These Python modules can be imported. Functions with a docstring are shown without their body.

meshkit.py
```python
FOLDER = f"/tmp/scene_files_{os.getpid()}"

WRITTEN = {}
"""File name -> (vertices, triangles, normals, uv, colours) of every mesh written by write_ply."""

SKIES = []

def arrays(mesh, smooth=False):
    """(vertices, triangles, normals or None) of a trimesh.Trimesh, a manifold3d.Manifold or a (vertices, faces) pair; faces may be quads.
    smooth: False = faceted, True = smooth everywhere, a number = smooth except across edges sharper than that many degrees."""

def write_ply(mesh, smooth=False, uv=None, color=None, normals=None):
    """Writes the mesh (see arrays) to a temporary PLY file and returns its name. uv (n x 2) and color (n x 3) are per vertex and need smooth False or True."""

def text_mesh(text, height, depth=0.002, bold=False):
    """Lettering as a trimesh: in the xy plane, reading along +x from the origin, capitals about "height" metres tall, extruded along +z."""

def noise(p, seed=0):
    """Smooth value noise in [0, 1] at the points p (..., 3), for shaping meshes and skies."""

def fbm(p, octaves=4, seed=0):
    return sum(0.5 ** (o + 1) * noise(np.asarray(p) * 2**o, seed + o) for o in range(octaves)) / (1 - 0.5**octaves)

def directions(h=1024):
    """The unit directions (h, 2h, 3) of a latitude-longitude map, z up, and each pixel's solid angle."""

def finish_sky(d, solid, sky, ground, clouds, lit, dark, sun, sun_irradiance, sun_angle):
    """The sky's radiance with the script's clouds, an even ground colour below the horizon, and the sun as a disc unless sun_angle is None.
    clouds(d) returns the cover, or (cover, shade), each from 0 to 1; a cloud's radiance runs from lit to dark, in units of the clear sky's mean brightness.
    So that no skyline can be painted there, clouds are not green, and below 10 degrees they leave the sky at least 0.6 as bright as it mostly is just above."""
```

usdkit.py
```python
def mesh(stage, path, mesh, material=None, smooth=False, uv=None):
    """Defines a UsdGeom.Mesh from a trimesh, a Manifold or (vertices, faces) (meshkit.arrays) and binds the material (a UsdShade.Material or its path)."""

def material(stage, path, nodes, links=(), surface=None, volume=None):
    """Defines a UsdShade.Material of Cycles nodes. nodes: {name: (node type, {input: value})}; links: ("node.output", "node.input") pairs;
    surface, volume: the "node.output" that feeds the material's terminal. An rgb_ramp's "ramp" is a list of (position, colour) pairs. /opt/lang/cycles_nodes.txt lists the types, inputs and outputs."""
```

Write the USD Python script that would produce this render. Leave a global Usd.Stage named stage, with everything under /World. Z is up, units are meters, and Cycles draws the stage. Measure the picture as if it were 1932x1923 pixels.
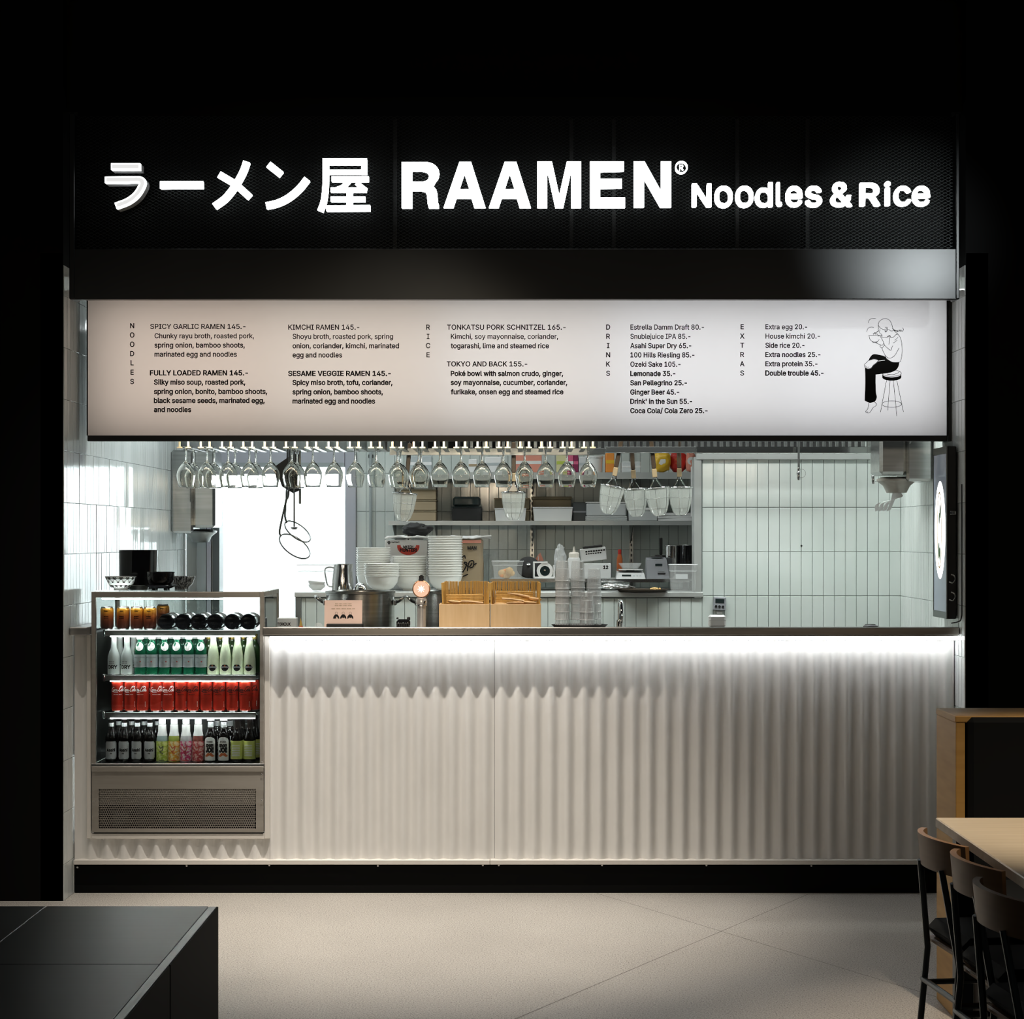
import math, random, functools
import numpy as np
import trimesh, shapely
from shapely.geometry import Polygon, LineString, Point, MultiPolygon, box as sbox
from shapely.ops import unary_union
from shapely import affinity
from pxr import Usd, UsdGeom, UsdLux, UsdShade, Sdf, Gf
import usdkit, meshkit

stage = Usd.Stage.CreateInMemory()
UsdGeom.SetStageUpAxis(stage, UsdGeom.Tokens.z)
UsdGeom.SetStageMetersPerUnit(stage, 1.0)
UsdGeom.Xform.Define(stage, '/World')
stage.SetDefaultPrim(stage.GetPrimAtPath('/World'))
rng = random.Random(7)

# ---------------------------------------------------------------- camera
# y runs into the kitchen; y = 0 is the face of the pillars; the lens is 8 m in front of it, 1.548 m above the floor
F, CX, CY, D0, H = 3555.6, 985.0, 1012.0, 8.0, 1.548
W_PX, H_PX = 1932, 1923
cam = UsdGeom.Camera.Define(stage, '/World/camera')
cam.AddTranslateOp().Set(Gf.Vec3d(0, -D0, H))
cam.AddRotateXOp().Set(90.0)
cam.CreateHorizontalApertureAttr(36.0)
cam.CreateVerticalApertureAttr(36.0 * H_PX / W_PX)
cam.CreateFocalLengthAttr(36.0 * F / W_PX)
cam.CreateHorizontalApertureOffsetAttr((W_PX / 2 - CX) * 36.0 / W_PX)
cam.CreateVerticalApertureOffsetAttr((CY - H_PX / 2) * 36.0 / W_PX)
cam.CreateClippingRangeAttr(Gf.Vec2f(0.05, 100))
cam.CreateExposureAttr(0.0)


def S(Y):
    return (D0 + Y) / F


def PX(px, Y):
    return (px - CX) * S(Y)


def PZ(py, Y):
    return H + (CY - py) * S(Y)


# ---------------------------------------------------------------- lights
dome = UsdLux.DomeLight.Define(stage, '/World/sky_dome')
dome.CreateIntensityAttr(0.004)
dome.CreateColorAttr(Gf.Vec3f(0.9, 0.95, 1.0))


def rect_light(name, loc, size, power, color, rot=(0, 0, 0)):
    l = UsdLux.RectLight.Define(stage, '/World/' + name)
    l.AddTranslateOp().Set(Gf.Vec3d(*loc))
    l.AddRotateXYZOp().Set(Gf.Vec3f(*rot))
    l.CreateWidthAttr(size[0]); l.CreateHeightAttr(size[1])
    l.CreateIntensityAttr(power); l.CreateColorAttr(Gf.Vec3f(*color))
    return l


def spot_light(name, loc, target, power, color, radius=0.03, cone=30, soft=0.6):
    l = UsdLux.SphereLight.Define(stage, '/World/' + name)
    z = np.array(loc, float) - np.array(target, float); z /= np.linalg.norm(z)
    x = np.cross([0, 1, 0.01], z); x /= np.linalg.norm(x); y = np.cross(z, x)
    m = Gf.Matrix4d(*x, 0, *y, 0, *z, 0, *loc, 1)
    l.AddTransformOp().Set(m)
    l.CreateRadiusAttr(radius); l.CreateIntensityAttr(power); l.CreateColorAttr(Gf.Vec3f(*color))
    s = UsdLux.ShapingAPI.Apply(l.GetPrim())
    s.CreateShapingConeAngleAttr(cone); s.CreateShapingConeSoftnessAttr(soft)
    return l


WARM, NEUT, COOL = (1.0, 0.83, 0.64), (1.0, 0.95, 0.9), (0.90, 0.98, 1.0)
# fluorescent panels on the kitchen ceiling, a tube inside the hood, the cold room's lamp
rect_light('kitchen_ceiling_lamp', (0.55, 0.66, 2.66), (2.5, 0.34), 20.0, (0.93, 1.0, 0.965))
rect_light('hood_lamp', (0.95, 1.20, 2.05), (1.5, 0.06), 9.0, (0.95, 1.0, 0.97))
rect_light('kitchen_ceiling_lamp_left', (-1.25, 1.5, 2.66), (0.6, 1.2), 5.5, COOL)
rect_light('store_ceiling_lamp', (-0.2, 2.25, 2.66), (1.8, 0.3), 0.9, (0.95, 1.0, 0.96))
rect_light('store_ceiling_lamp_front', (0.1, 1.72, 2.66), (1.7, 0.2), 5.5, (0.97, 1.0, 0.96))
rect_light('cold_room_lamp', (-1.45, 3.9, 2.55), (1.0, 1.4), 22.0, COOL)
# track spots of the hall, above and in front of the stall
spot_light('track_spot_left', (-0.50, -1.15, 4.55), (-0.42, -0.42, 0.0), 50000, (1.0, .91, .81), 0.022, 22, 0.95)
spot_light('track_spot_fridge', (-1.85, -1.15, 4.55), (-1.65, -0.3, 0.0), 12000, (1.0, .91, .81), 0.022, 18, 0.9)
spot_light('track_spot_floor', (-0.6, -2.6, 4.6), (-0.45, -1.0, 0.0), 2400, (1.0, .92, .83), 0.04, 30, 0.95)
spot_light('track_spot_right', (2.10, -2.20, 2.93), (1.62, -0.15, 2.80), 1500, COOL, 0.035, 13, 0.95)
spot_light('track_spot_table', (1.75, -3.9, 4.3), (1.62, -2.75, 0.75), 9000, WARM, 0.04, 15, 0.9)
for i, x in enumerate((-2.3, -.3, 1.9)):
    spot_light('hall_pendant_' + 'abc'[i], (x, -6.5, 2.25), (x * .4, 0.3, 1.6), 22, (1.0, .86, .68), 0.16, 24, 0.7)
spot_light('hall_pendant_bar', (-.3, -5.3, 2.12), (-.62, .5, 1.86), 170, (1.0, .82, .58), 0.12, 10.5, 0.5)
rect_light('glass_rack_lamp', (-.60, .400, 1.9755), (1.84, .012), 42.0, (1.0, .86, .64), (38, 0, 0))
for i, (x, p, c) in enumerate([(-1.5, 5.1, (1.0, .82, .69)), (-.75, 5.5, (1.0, .87, .76)), (0.0, 6.1, (1.0, .94, .89)), (.75, 6.7, (.985, .98, .99)), (1.5, 6.9, (.98, .985, 1.01))]):
    rect_light(f'menu_box_lamp_{"abcde"[i]}', (x, 0.405, 2.290), (0.74, 0.55), p * 0.30, c, (-90, 0, 0))

# ---------------------------------------------------------------- writing prims
used = {}


def path_for(name, parent='/World'):
    base = f'{parent}/{name}'
    k = used.get(base, -1) + 1
    used[base] = k
    return base if k == 0 else f'{base}_{k:03d}'


def tag(prim, label=None, cat=None, group=None, kind=None):
    for k, v in (('label', label), ('category', cat), ('group', group), ('kind', kind)):
        if v:
            prim.SetCustomDataByKey(k, v)
    return prim


def obj(name, mesh, mat, parent=None, label=None, cat=None, group=None, kind=None, smooth=35):
    if isinstance(mesh, list):
        mesh = cat_(mesh)
    p = path_for(name, str(parent.GetPath()) if parent else '/World')
    m = usdkit.mesh(stage, p, mesh, M[mat], smooth=smooth)
    return tag(m.GetPrim(), label, cat, group, kind)


def struct(name, mesh, mat, label=None, smooth=False):
    return obj(name, mesh, mat, None, label, None, None, 'structure', smooth)


def thing(name, label, cat, loc=(0, 0, 0), rot=(0, 0, 0), group=None, kind=None):
    x = UsdGeom.Xform.Define(stage, path_for(name))
    x.AddTranslateOp().Set(Gf.Vec3d(*map(float, loc)))
    x.AddRotateXYZOp().Set(Gf.Vec3f(*map(float, rot)))
    return tag(x.GetPrim(), label, cat, group, kind)


def dup(src, label, loc, rot=(0, 0, 0), group=None):
    d = src.GetCustomData()
    name = src.GetName()
    if name[-4:-3] == '_' and name[-3:].isdigit():
        name = name[:-4]
    r = thing(name, label, d['category'], loc, rot, group or d.get('group'))
    r.GetReferences().AddInternalReference(src.GetPath())
    r.SetInstanceable(True)
    return r


class Kind:
    """Builds a thing the first time it is asked for, and references that first one afterwards."""
    def __init__(self, name, cat, build, group=None):
        self.name, self.cat, self.build, self.group, self.first = name, cat, build, group, None

    def put(self, label, loc, rot=(0, 0, 0), group=None):
        if self.first is None:
            self.first = thing(self.name, label, self.cat, loc, rot, group or self.group)
            self.build(self.first)
            return self.first
        return dup(self.first, label, loc, rot, group or self.group)


ORD = ('first second third fourth fifth sixth seventh eighth ninth tenth eleventh twelfth thirteenth fourteenth fifteenth sixteenth '
       'seventeenth eighteenth nineteenth twentieth').split() + ['twenty-' + x for x in 'first second third fourth fifth sixth seventh eighth ninth'.split()] + ['thirtieth'] + ['thirty-' + x for x in 'first second third fourth fifth sixth seventh eighth ninth'.split()]

# ---------------------------------------------------------------- shapes


def cat_(ms):
    return trimesh.util.concatenate([m for m in ms if m is not None])


def tm(v, f):
    v, f = np.asarray(v, float), np.asarray(f, int)
    if f.shape[1] == 4:
        f = np.vstack([f[:, [0, 1, 2]], f[:, [0, 2, 3]]])
    return trimesh.Trimesh(v, f, process=False)


def bx(x0, x1, y0, y1, z0, z1, b=0.0):
    """A box, its edges chamfered by b."""
    x0, x1 = min(x0, x1), max(x0, x1); y0, y1 = min(y0, y1), max(y0, y1); z0, z1 = min(z0, z1), max(z0, z1)
    if b <= 0:
        m = trimesh.creation.box((x1 - x0, y1 - y0, z1 - z0))
        m.apply_translation(((x0 + x1) / 2, (y0 + y1) / 2, (z0 + z1) / 2))
        return m
    b = min(b, (x1 - x0) * .45, (y1 - y0) * .45, (z1 - z0) * .45)
    pts = []
    for X, sx in ((x0, 1), (x1, -1)):
        for Y, sy in ((y0, 1), (y1, -1)):
            for Z, sz in ((z0, 1), (z1, -1)):
                pts += [(X, Y + sy * b, Z + sz * b), (X + sx * b, Y, Z + sz * b), (X + sx * b, Y + sy * b, Z)]
    return trimesh.convex.convex_hull(np.array(pts))


def lathe(prof, n=24, closed=False):
    """Revolves (r, z) points about z; ends on the axis are closed with a fan."""
    v, f, rings = [], [], []
    for r, z in prof:
        if r < 1e-6:
            rings.append([len(v)]); v.append((0, 0, z))
        else:
            rings.append(list(range(len(v), len(v) + n)))
            v += [(r * math.cos(2 * math.pi * k / n), r * math.sin(2 * math.pi * k / n), z) for k in range(n)]
    pairs = list(zip(rings[:-1], rings[1:]))
    if closed:
        pairs.append((rings[-1], rings[0]))
    for a, b in pairs:
        for k in range(n):
            k2 = (k + 1) % n
            if len(a) == 1 and len(b) == 1:
                continue
            if len(a) == 1:
                f.append((a[0], b[k2], b[k]))
            elif len(b) == 1:
                f.append((a[k], a[k2], b[0]))
            else:
                f += [(a[k], a[k2], b[k2]), (a[k], b[k2], b[k])]
    return tm(v, f)


def tube(pts, r, n=8, caps=True, loop=False):
    pts = np.asarray(pts, float)
    N = len(pts)
    rr = np.full(N, r, float) if np.ndim(r) == 0 else np.asarray(r, float)
    if loop:
        t = np.roll(pts, -1, 0) - np.roll(pts, 1, 0)
    else:
        t = np.gradient(pts, axis=0)
    t /= np.linalg.norm(t, axis=1)[:, None] + 1e-12
    up = np.array([0, 0, 1.0]) if abs(t[0][2]) < .9 else np.array([1.0, 0, 0])
    v, u = [], np.cross(t[0], up); u /= np.linalg.norm(u)
    for i in range(N):
        u = u - t[i] * np.dot(u, t[i]); u /= np.linalg.norm(u) + 1e-12
        w = np.cross(t[i], u)
        for k in range(n):
            a = 2 * math.pi * k / n
            v.append(pts[i] + rr[i] * (math.cos(a) * u + math.sin(a) * w))
    f = []
    for i in range(N if loop else N - 1):
        j = (i + 1) % N
        for k in range(n):
            k2 = (k + 1) % n
            f += [(i * n + k, i * n + k2, j * n + k2), (i * n + k, j * n + k2, j * n + k)]
    if caps and not loop:
        v += [pts[0], pts[-1]]
        a, b = len(v) - 2, len(v) - 1
        for k in range(n):
            k2 = (k + 1) % n
            f += [(a, k2, k), (b, (N - 1) * n + k, (N - 1) * n + k2)]
    return tm(v, f)


def cyl(p, q, r, n=16):
    return tube([p, q], r, n)


def ring(c, R, r, n=24, m=6, axis='z'):
    a = np.linspace(0, 2 * math.pi, n, endpoint=False)
    p = {'z': np.stack([R * np.cos(a), R * np.sin(a), 0 * a], 1), 'y': np.stack([R * np.cos(a), 0 * a, R * np.sin(a)], 1)}[axis]
    return tube(p + np.asarray(c), r, m, loop=True)


def move(m, d=(0, 0, 0), rx=0, ry=0, rz=0, s=None):
    m = m.copy()
    if s is not None:
        m.apply_scale(s)
    for a, ax in ((rx, (1, 0, 0)), (ry, (0, 1, 0)), (rz, (0, 0, 1))):
        if a:
            m.apply_transform(trimesh.transformations.rotation_matrix(math.radians(a), ax))
    m.apply_translation(d)
    return m


def polys(g):
    return [p for p in getattr(g, 'geoms', [g]) if isinstance(p, Polygon) and p.area > 1e-12]


def extrude(poly, depth):
    """Extruded along +z from z = 0."""
    return cat_([trimesh.creation.extrude_polygon(p, depth, engine='earcut') for p in polys(poly)])


def upright(m, Y):
    """(x, y, depth) of an extrusion to a thing facing the camera: x, z, and depth towards -y from the plane y = Y."""
    v = np.array(m.vertices)
    return tm(np.stack([v[:, 0], Y - v[:, 2], v[:, 1]], 1), np.array(m.faces))


def sheet(poly, Y, depth):
    return upright(extrude(poly, depth), Y)


def patch(r, z0, z1, a0, a1, n=10, t=0.0004):
    """A label: part of a cylinder about z, of small thickness, angles in degrees from the side facing the camera."""
    a = np.radians(np.linspace(a0, a1, n + 1))
    v = []
    for rad in (r, r + t):
        for z in (z0, z1):
            v += [(rad * math.sin(x), -rad * math.cos(x), z) for x in a]
    m = n + 1
    f = []
    for k in range(n):
        f += [(2 * m + k, 2 * m + k + 1, 3 * m + k + 1, 3 * m + k), (k + 1, k, m + k, m + k + 1),
              (k, k + 1, 2 * m + k + 1, 2 * m + k), (m + k + 1, m + k, 3 * m + k, 3 * m + k + 1)]
    for k in (0, n):
        q = (k, 2 * m + k, 3 * m + k, m + k)
        f.append(q if k == 0 else q[::-1])
    return tm(v, f)


def wrap(poly, r, t=0.0004, turn=0.0, seg=0.004):
    """Lays a flat print (x across, y up) on a cylinder about z; turn in degrees shifts it sideways."""
    b = poly.bounds
    if b[2] - b[0] > 1.6 * seg:
        cuts = np.linspace(b[0], b[2], int((b[2] - b[0]) / seg) + 2)
        poly = [p for u, w in zip(cuts[:-1], cuts[1:]) for p in polys(poly.intersection(sbox(u, b[1] - 1, w, b[3] + 1)))]
        m = cat_([extrude(p, t) for p in poly])
    else:
        m = extrude(poly, t)
    v = np.array(m.vertices)
    a = v[:, 0] / r + math.radians(turn)
    rad = r + v[:, 2]
    return tm(np.stack([rad * np.sin(a), -rad * np.cos(a), v[:, 1]], 1), np.array(m.faces))


# lettering: outlines of single glyphs (capital height 1), spaced to the width they have in the place


@functools.lru_cache(None)
def raw_glyph(text):
    m = meshkit.text_mesh(text, 1.0, 0.01)
    v, f = np.array(m.vertices), np.array(m.faces)
    top = f[(v[f][:, :, 2] > 0.005).all(1)]
    return unary_union([Polygon(v[t][:, :2]) for t in top]).buffer(0)


@functools.lru_cache(None)
def glyph_metrics(c):
    def w(t):
        b = raw_glyph(t).bounds
        return b[2] - b[0]
    wh, whh = w('H'), w('HH')
    adv_h = whh - wh
    lsb_h = (adv_h - wh) / 2
    if c == ' ':
        return 0.36, 0.0, None
    g = raw_glyph(c)
    wc = g.bounds[2] - g.bounds[0]
    lsb = w('H' + c) - wc - (adv_h - lsb_h)
    adv = w('H' + c + 'H') - wh - adv_h
    return adv, lsb, affinity.translate(g, -g.bounds[0], 0)


def text_poly(text, cap, width=None, bold=0.0, stretch=1.0):
    """Lettering as a polygon, starting at x = 0 on the line y = 0; width: the overall width, met by letter-spacing."""
    pos, x = [], 0.0
    for c in text:
        adv, lsb, g = glyph_metrics(c)
        pos.append((x + lsb, g)); x += adv
    first = pos[0][0]
    last = pos[-1][0] + pos[-1][1].bounds[2]
    gap = 0.0
    if width is not None and len(text) > 1:
        gap = (width / cap / stretch - (last - first)) / (len(text) - 1)
        if gap < -.01:
            stretch = width / cap / (last - first)
            gap = 0.0
    out = []
    for k, (px, g) in enumerate(pos):
        if g is not None:
            g = affinity.translate(g, px - first + gap * k, 0)
            out.append(g)
    u = unary_union(out)
    if bold:
        u = u.buffer(bold, join_style=2, mitre_limit=2)
    u = u.simplify(0.012)
    return affinity.scale(u, cap * stretch, cap, origin=(0, 0))


def centered(poly):
    b = poly.bounds
    return affinity.translate(poly, -(b[0] + b[2]) / 2, 0)


def strokes(lines, w, cap='round'):
    return unary_union([LineString(l).buffer(w / 2, cap_style={'round': 1, 'flat': 2, 'square': 3}[cap], quad_segs=3) for l in lines])


def curve(pts, n=6):
    """A smooth line through pts (Catmull-Rom)."""
    p = np.asarray(pts, float)
    p = np.vstack([2 * p[0] - p[1], p, 2 * p[-1] - p[-2]])
    out = []
    for i in range(1, len(p) - 2):
        for t in np.linspace(0, 1, n, endpoint=False):
            a, b, c, d = p[i - 1:i + 3]
            out.append(.5 * ((2 * b) + (-a + c) * t + (2 * a - 5 * b + 4 * c - d) * t ** 2 + (-a + 3 * b - 3 * c + d) * t ** 3))
    out.append(p[-2])
    return np.array(out)


# ---------------------------------------------------------------- materials
M = {}


def mat(name, nodes, links=(), surface='p.BSDF'):
    M[name] = usdkit.material(stage, '/World/Looks/' + name, nodes, links, surface=surface)


def plain(name, color, rough=0.5, metal=0.0, spec=0.5, **kw):
    mat(name, {'p': ('principled_bsdf', dict(base_color=color, roughness=rough, metallic=metal, specular_ior_level=spec, **kw))})


def noisy(name, c0, c1, rough=0.5, metal=0.0, scale=(20, 20, 20), bump=0.0, bscale=None, spec=0.5, detail=3, coat=0.0, lo=.35, hi=.65):
    nodes = {'g': ('texture_coordinate', {}), 'm': ('mapping', dict(scale=scale)), 'n': ('noise_texture', dict(scale=1.0, detail=detail)),
             'r': ('rgb_ramp', dict(ramp=[(lo, c0), (hi, c1)])),
             'p': ('principled_bsdf', dict(roughness=rough, metallic=metal, specular_ior_level=spec, coat_weight=coat))}
    links = [('g.object', 'm.vector'), ('m.vector', 'n.vector'), ('n.fac', 'r.fac'), ('r.color', 'p.base_color')]
    if bump:
        nodes['m2'] = ('mapping', dict(scale=bscale or scale)); nodes['n2'] = ('noise_texture', dict(scale=1.0, detail=2))
        nodes['b'] = ('bump', dict(strength=1.0, distance=bump))
        links += [('g.object', 'm2.vector'), ('m2.vector', 'n2.vector'), ('n2.fac', 'b.height'), ('b.normal', 'p.normal')]
    mat(name, nodes, links)


def emit(name, color, strength):
    mat(name, {'e': ('emission', dict(color=color, strength=strength))}, surface='e.emission')


def pane(name, tint=(1, 1, 1), gloss=1.0, rough=0.0, ior=1.45):
    mat(name, {'f': ('fresnel', dict(IOR=ior)), 't': ('transparent_bsdf', dict(color=tint)), 'g': ('glossy_bsdf', dict(color=(gloss,) * 3, roughness=rough)),
               'x': ('mix_closure', {})}, [('f.fac', 'x.fac'), ('t.BSDF', 'x.closure1'), ('g.BSDF', 'x.closure2')], 'x.closure')


def film(name, color, clear, rough=0.15):
    """A thin clear or milky plastic or a fine wire net: partly seen through, partly diffuse and glossy."""
    mat(name, {'t': ('transparent_bsdf', dict(color=(1, 1, 1))), 'p': ('principled_bsdf', dict(base_color=color, roughness=rough)), 'x': ('mix_closure', dict(fac=1 - clear))},
        [('t.BSDF', 'x.closure1'), ('p.BSDF', 'x.closure2')], 'x.closure')


def solid_glass(name, color, rough=0.0, ior=1.5):
    mat(name, {'g': ('glass_bsdf', dict(color=color, roughness=rough, IOR=ior))}, surface='g.BSDF')


plain('black_paint', (.0055, .006, .0065), .42, spec=.4)
plain('black_wall', (.0018, .0018, .0018), .7, spec=.15)
noisy('fascia_black', (.0035, .0045, .005), (.006, .0075, .008), .30, scale=(3, 3, 3), spec=.5)
plain('mesh_black', (.035, .042, .042), .45, .5)
plain('matte_black', (.008, .008, .008), .6)
plain('gloss_black', (.006, .006, .007), .08)
noisy('tile_white', (.66, .72, .69), (.74, .785, .76), .13, scale=(2.5, 2.5, 2.5), bump=.0006, bscale=(14, 14, 3))
noisy('tile_side', (.64, .68, .665), (.74, .77, .755), .10, scale=(9, 9, 2), bump=.0006, bscale=(20, 20, 3))
plain('grout', (.27, .30, .29), .9)
noisy('steel', (.42, .43, .42), (.52, .53, .52), .27, 1.0, scale=(2, 60, 60), bump=.00008, bscale=(3, 300, 300))
noisy('steel_edge', (.33, .32, .30), (.42, .40, .38), .36, 1.0, scale=(2, 40, 40))
noisy('steel_warm', (.33, .305, .265), (.39, .365, .325), .40, .45, scale=(3, 30, 30))
plain('steel_dark', (.16, .17, .165), .35, 1.0)
plain('chrome', (.75, .76, .76), .06, 1.0)
plain('tap_chrome', (.74, .71, .67), .22, .65)
plain('polished', (.62, .62, .61), .13, 1.0)
plain('brass', (.82, .72, .52), .35, .3)
noisy('panel_cream', (.70, .69, .665), (.73, .72, .695), .5, scale=(4, 4, 4), spec=.35)
plain('trim_cream', (.66, .63, .58), .5)
plain('plinth_black', (.0012, .0014, .0014), .7, spec=.12)
mat('terrazzo', {'g': ('texture_coordinate', {}), 'n1': ('noise_texture', dict(scale=190, detail=2, roughness=.7)), 'r1': ('rgb_ramp', dict(ramp=[(.36, (.13, .115, .10)), (.455, (.43, .405, .365)), (.585, (.49, .465, .42)), (.68, (.66, .635, .59))])),
                 'n2': ('noise_texture', dict(scale=1.6, detail=3)), 'r2': ('rgb_ramp', dict(ramp=[(.3, (.88, .88, .88)), (.7, (1, 1, 1))])), 'x': ('mix', dict(mix_type='multiply', fac=1.0)),
                 'p': ('principled_bsdf', dict(roughness=.42, specular_ior_level=.35))},
    [('g.object', 'n1.vector'), ('g.object', 'n2.vector'), ('n1.fac', 'r1.fac'), ('n2.fac', 'r2.fac'), ('r1.color', 'x.color1'), ('r2.color', 'x.color2'), ('x.color', 'p.base_color')])
plain('joint_dark', (.09, .075, .06), .8)
plain('white_wall', (.82, .84, .84), .5)
plain('grey_wall', (.50, .54, .54), .5)
plain('grey_trim', (.36, .40, .41), .45)
plain('lilac_trim', (.46, .47, .53), .45)
plain('dark_trim', (.07, .08, .085), .4)
emit('sign_white', (.97, 1.0, 1.0), 3.2)
emit('sign_dim', (1.0, .99, .98), .80)
plain('sign_return', (.75, .77, .77), .4, emission_color=(.97, 1, 1), emission_strength=1.7)
plain('sign_return_dim', (.55, .55, .55), .4)
mat('acrylic', {'t': ('translucent_bsdf', dict(color=(.80, .80, .80))), 'p': ('principled_bsdf', dict(base_color=(.74, .735, .73), roughness=.45, specular_ior_level=.2)), 'x': ('mix_closure', dict(fac=.45))},
    [('t.BSDF', 'x.closure1'), ('p.BSDF', 'x.closure2')], 'x.closure')
plain('ink', (.012, .011, .011), .6, spec=.2)
plain('ink_grey', (.10, .10, .10), .6, spec=.2)
emit('led', (.94, .97, 1.0), 20.0)
emit('fridge_led', (.95, 1.0, .98), 31.0)
pane('window_glass', (.96, .985, .975))
solid_glass('wine_glass', (.985, .985, .97))
film('clear_plastic', (.90, .92, .92), .80, .08)
film('milky_plastic', (.82, .85, .86), .28, .25)
film('wire_net', (.55, .57, .53), .60, .35)
plain('porcelain', (.80, .80, .765), .22)
plain('white_plastic', (.82, .82, .82), .35)
plain('cream_plastic', (.80, .75, .68), .4)
plain('paper_white', (.84, .84, .84), .8)
plain('kraft', (.40, .31, .20), .75)
plain('kraft_dark', (.27, .22, .14), .8)
noisy('light_wood', (.66, .44, .22), (.74, .52, .29), .5, scale=(40, 40, 4), lo=.3, hi=.7)
noisy('bamboo', (.52, .29, .06), (.66, .40, .11), .5, scale=(60, 60, 5), lo=.3, hi=.7)
noisy('spoon_wood', (.72, .46, .22), (.80, .55, .30), .5, scale=(30, 30, 30))
noisy('oak', (.46, .25, .062), (.58, .335, .10), .5, scale=(4, 4, 30), lo=.3, hi=.7)
noisy('table_wood', (.55, .46, .33), (.63, .54, .40), .42, scale=(3, 40, 40), lo=.3, hi=.7)
noisy('chair_wood', (.20, .10, .035), (.28, .145, .055), .45, scale=(3, 3, 30), lo=.3, hi=.7)
plain('upholstery', (.005, .006, .0065), .8, spec=.2)
plain('leg_metal', (.10, .11, .11), .35, 1.0)
noisy('bench_top', (.013, .016, .016), (.020, .024, .025), .36, scale=(2, 60, 20), spec=.38)
plain('bench_side', (.0025, .0025, .002), .7, spec=.06)
plain('bench_edge', (.10, .115, .12), .3)
plain('peach_card', (.82, .60, .50), .7)
plain('handle_brown', (.045, .028, .016), .35)
plain('handle_tan', (.32, .23, .13), .4)
plain('shelf_steel', (.52, .54, .53), .42, .35)
plain('orange', (.85, .30, .05), .5)
plain('yellow', (.85, .52, .04), .35)
plain('lime', (.52, .62, .10), .5)
plain('pale_yellow', (.70, .66, .38), .55)
plain('pink', (.70, .14, .26), .5)
plain('magenta', (.26, .02, .09), .5)
plain('red', (.55, .03, .02), .45)
plain('red_print', (.62, .06, .04), .6)
plain('salmon', (.75, .30, .22), .6)
plain('cola_red', (.46, .030, .014), .30, .35)
plain('can_silver', (.78, .78, .78), .25, 1.0)
mat('amber_can', {'g': ('texture_coordinate', {}), 's': ('separate_xyz', {}), 'q': ('map_range', dict(from_min=0.0, from_max=.099)), 'r': ('rgb_ramp', dict(ramp=[(.05, (.035, .012, .010)), (.35, (.10, .02, .008)), (.6, (.22, .05, .007)), (.85, (.40, .17, .012)), (1, (.44, .21, .02))])),
                  'p': ('principled_bsdf', dict(roughness=.3, metallic=.3))}, [('g.object', 's.vector'), ('s.z', 'q.value'), ('q.result', 'r.fac'), ('r.color', 'p.base_color')])
plain('frosted', (.80, .86, .84), .45, transmission_weight=.25)
plain('green_glass', (.012, .17, .085), .06, transmission_weight=.35)
plain('dark_green_glass', (.03, .08, .02), .08)
plain('gold_foil', (.60, .42, .12), .3, .9)
plain('pale_lime', (.76, .84, .62), .35)
plain('brown_glass', (.006, .0045, .004), .06)
plain('silver_label', (.66, .67, .69), .4, .35)
plain('label_white', (.84, .84, .83), .5)
plain('label_grey', (.55, .60, .62), .4, .3)
plain('label_lime', (.62, .68, .18), .5)
for nm, c1, c2 in (('floral_lime', (.72, .78, .30), (.42, .55, .05)), ('floral_orange', (.85, .72, .40), (.80, .38, .03)), ('floral_pink', (.85, .66, .68), (.62, .03, .16)), ('floral_rose', (.80, .50, .46), (.52, .05, .06))):
    noisy(nm, c1, c2, .5, scale=(95, 95, 95), detail=2, lo=.44, hi=.56)
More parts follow.
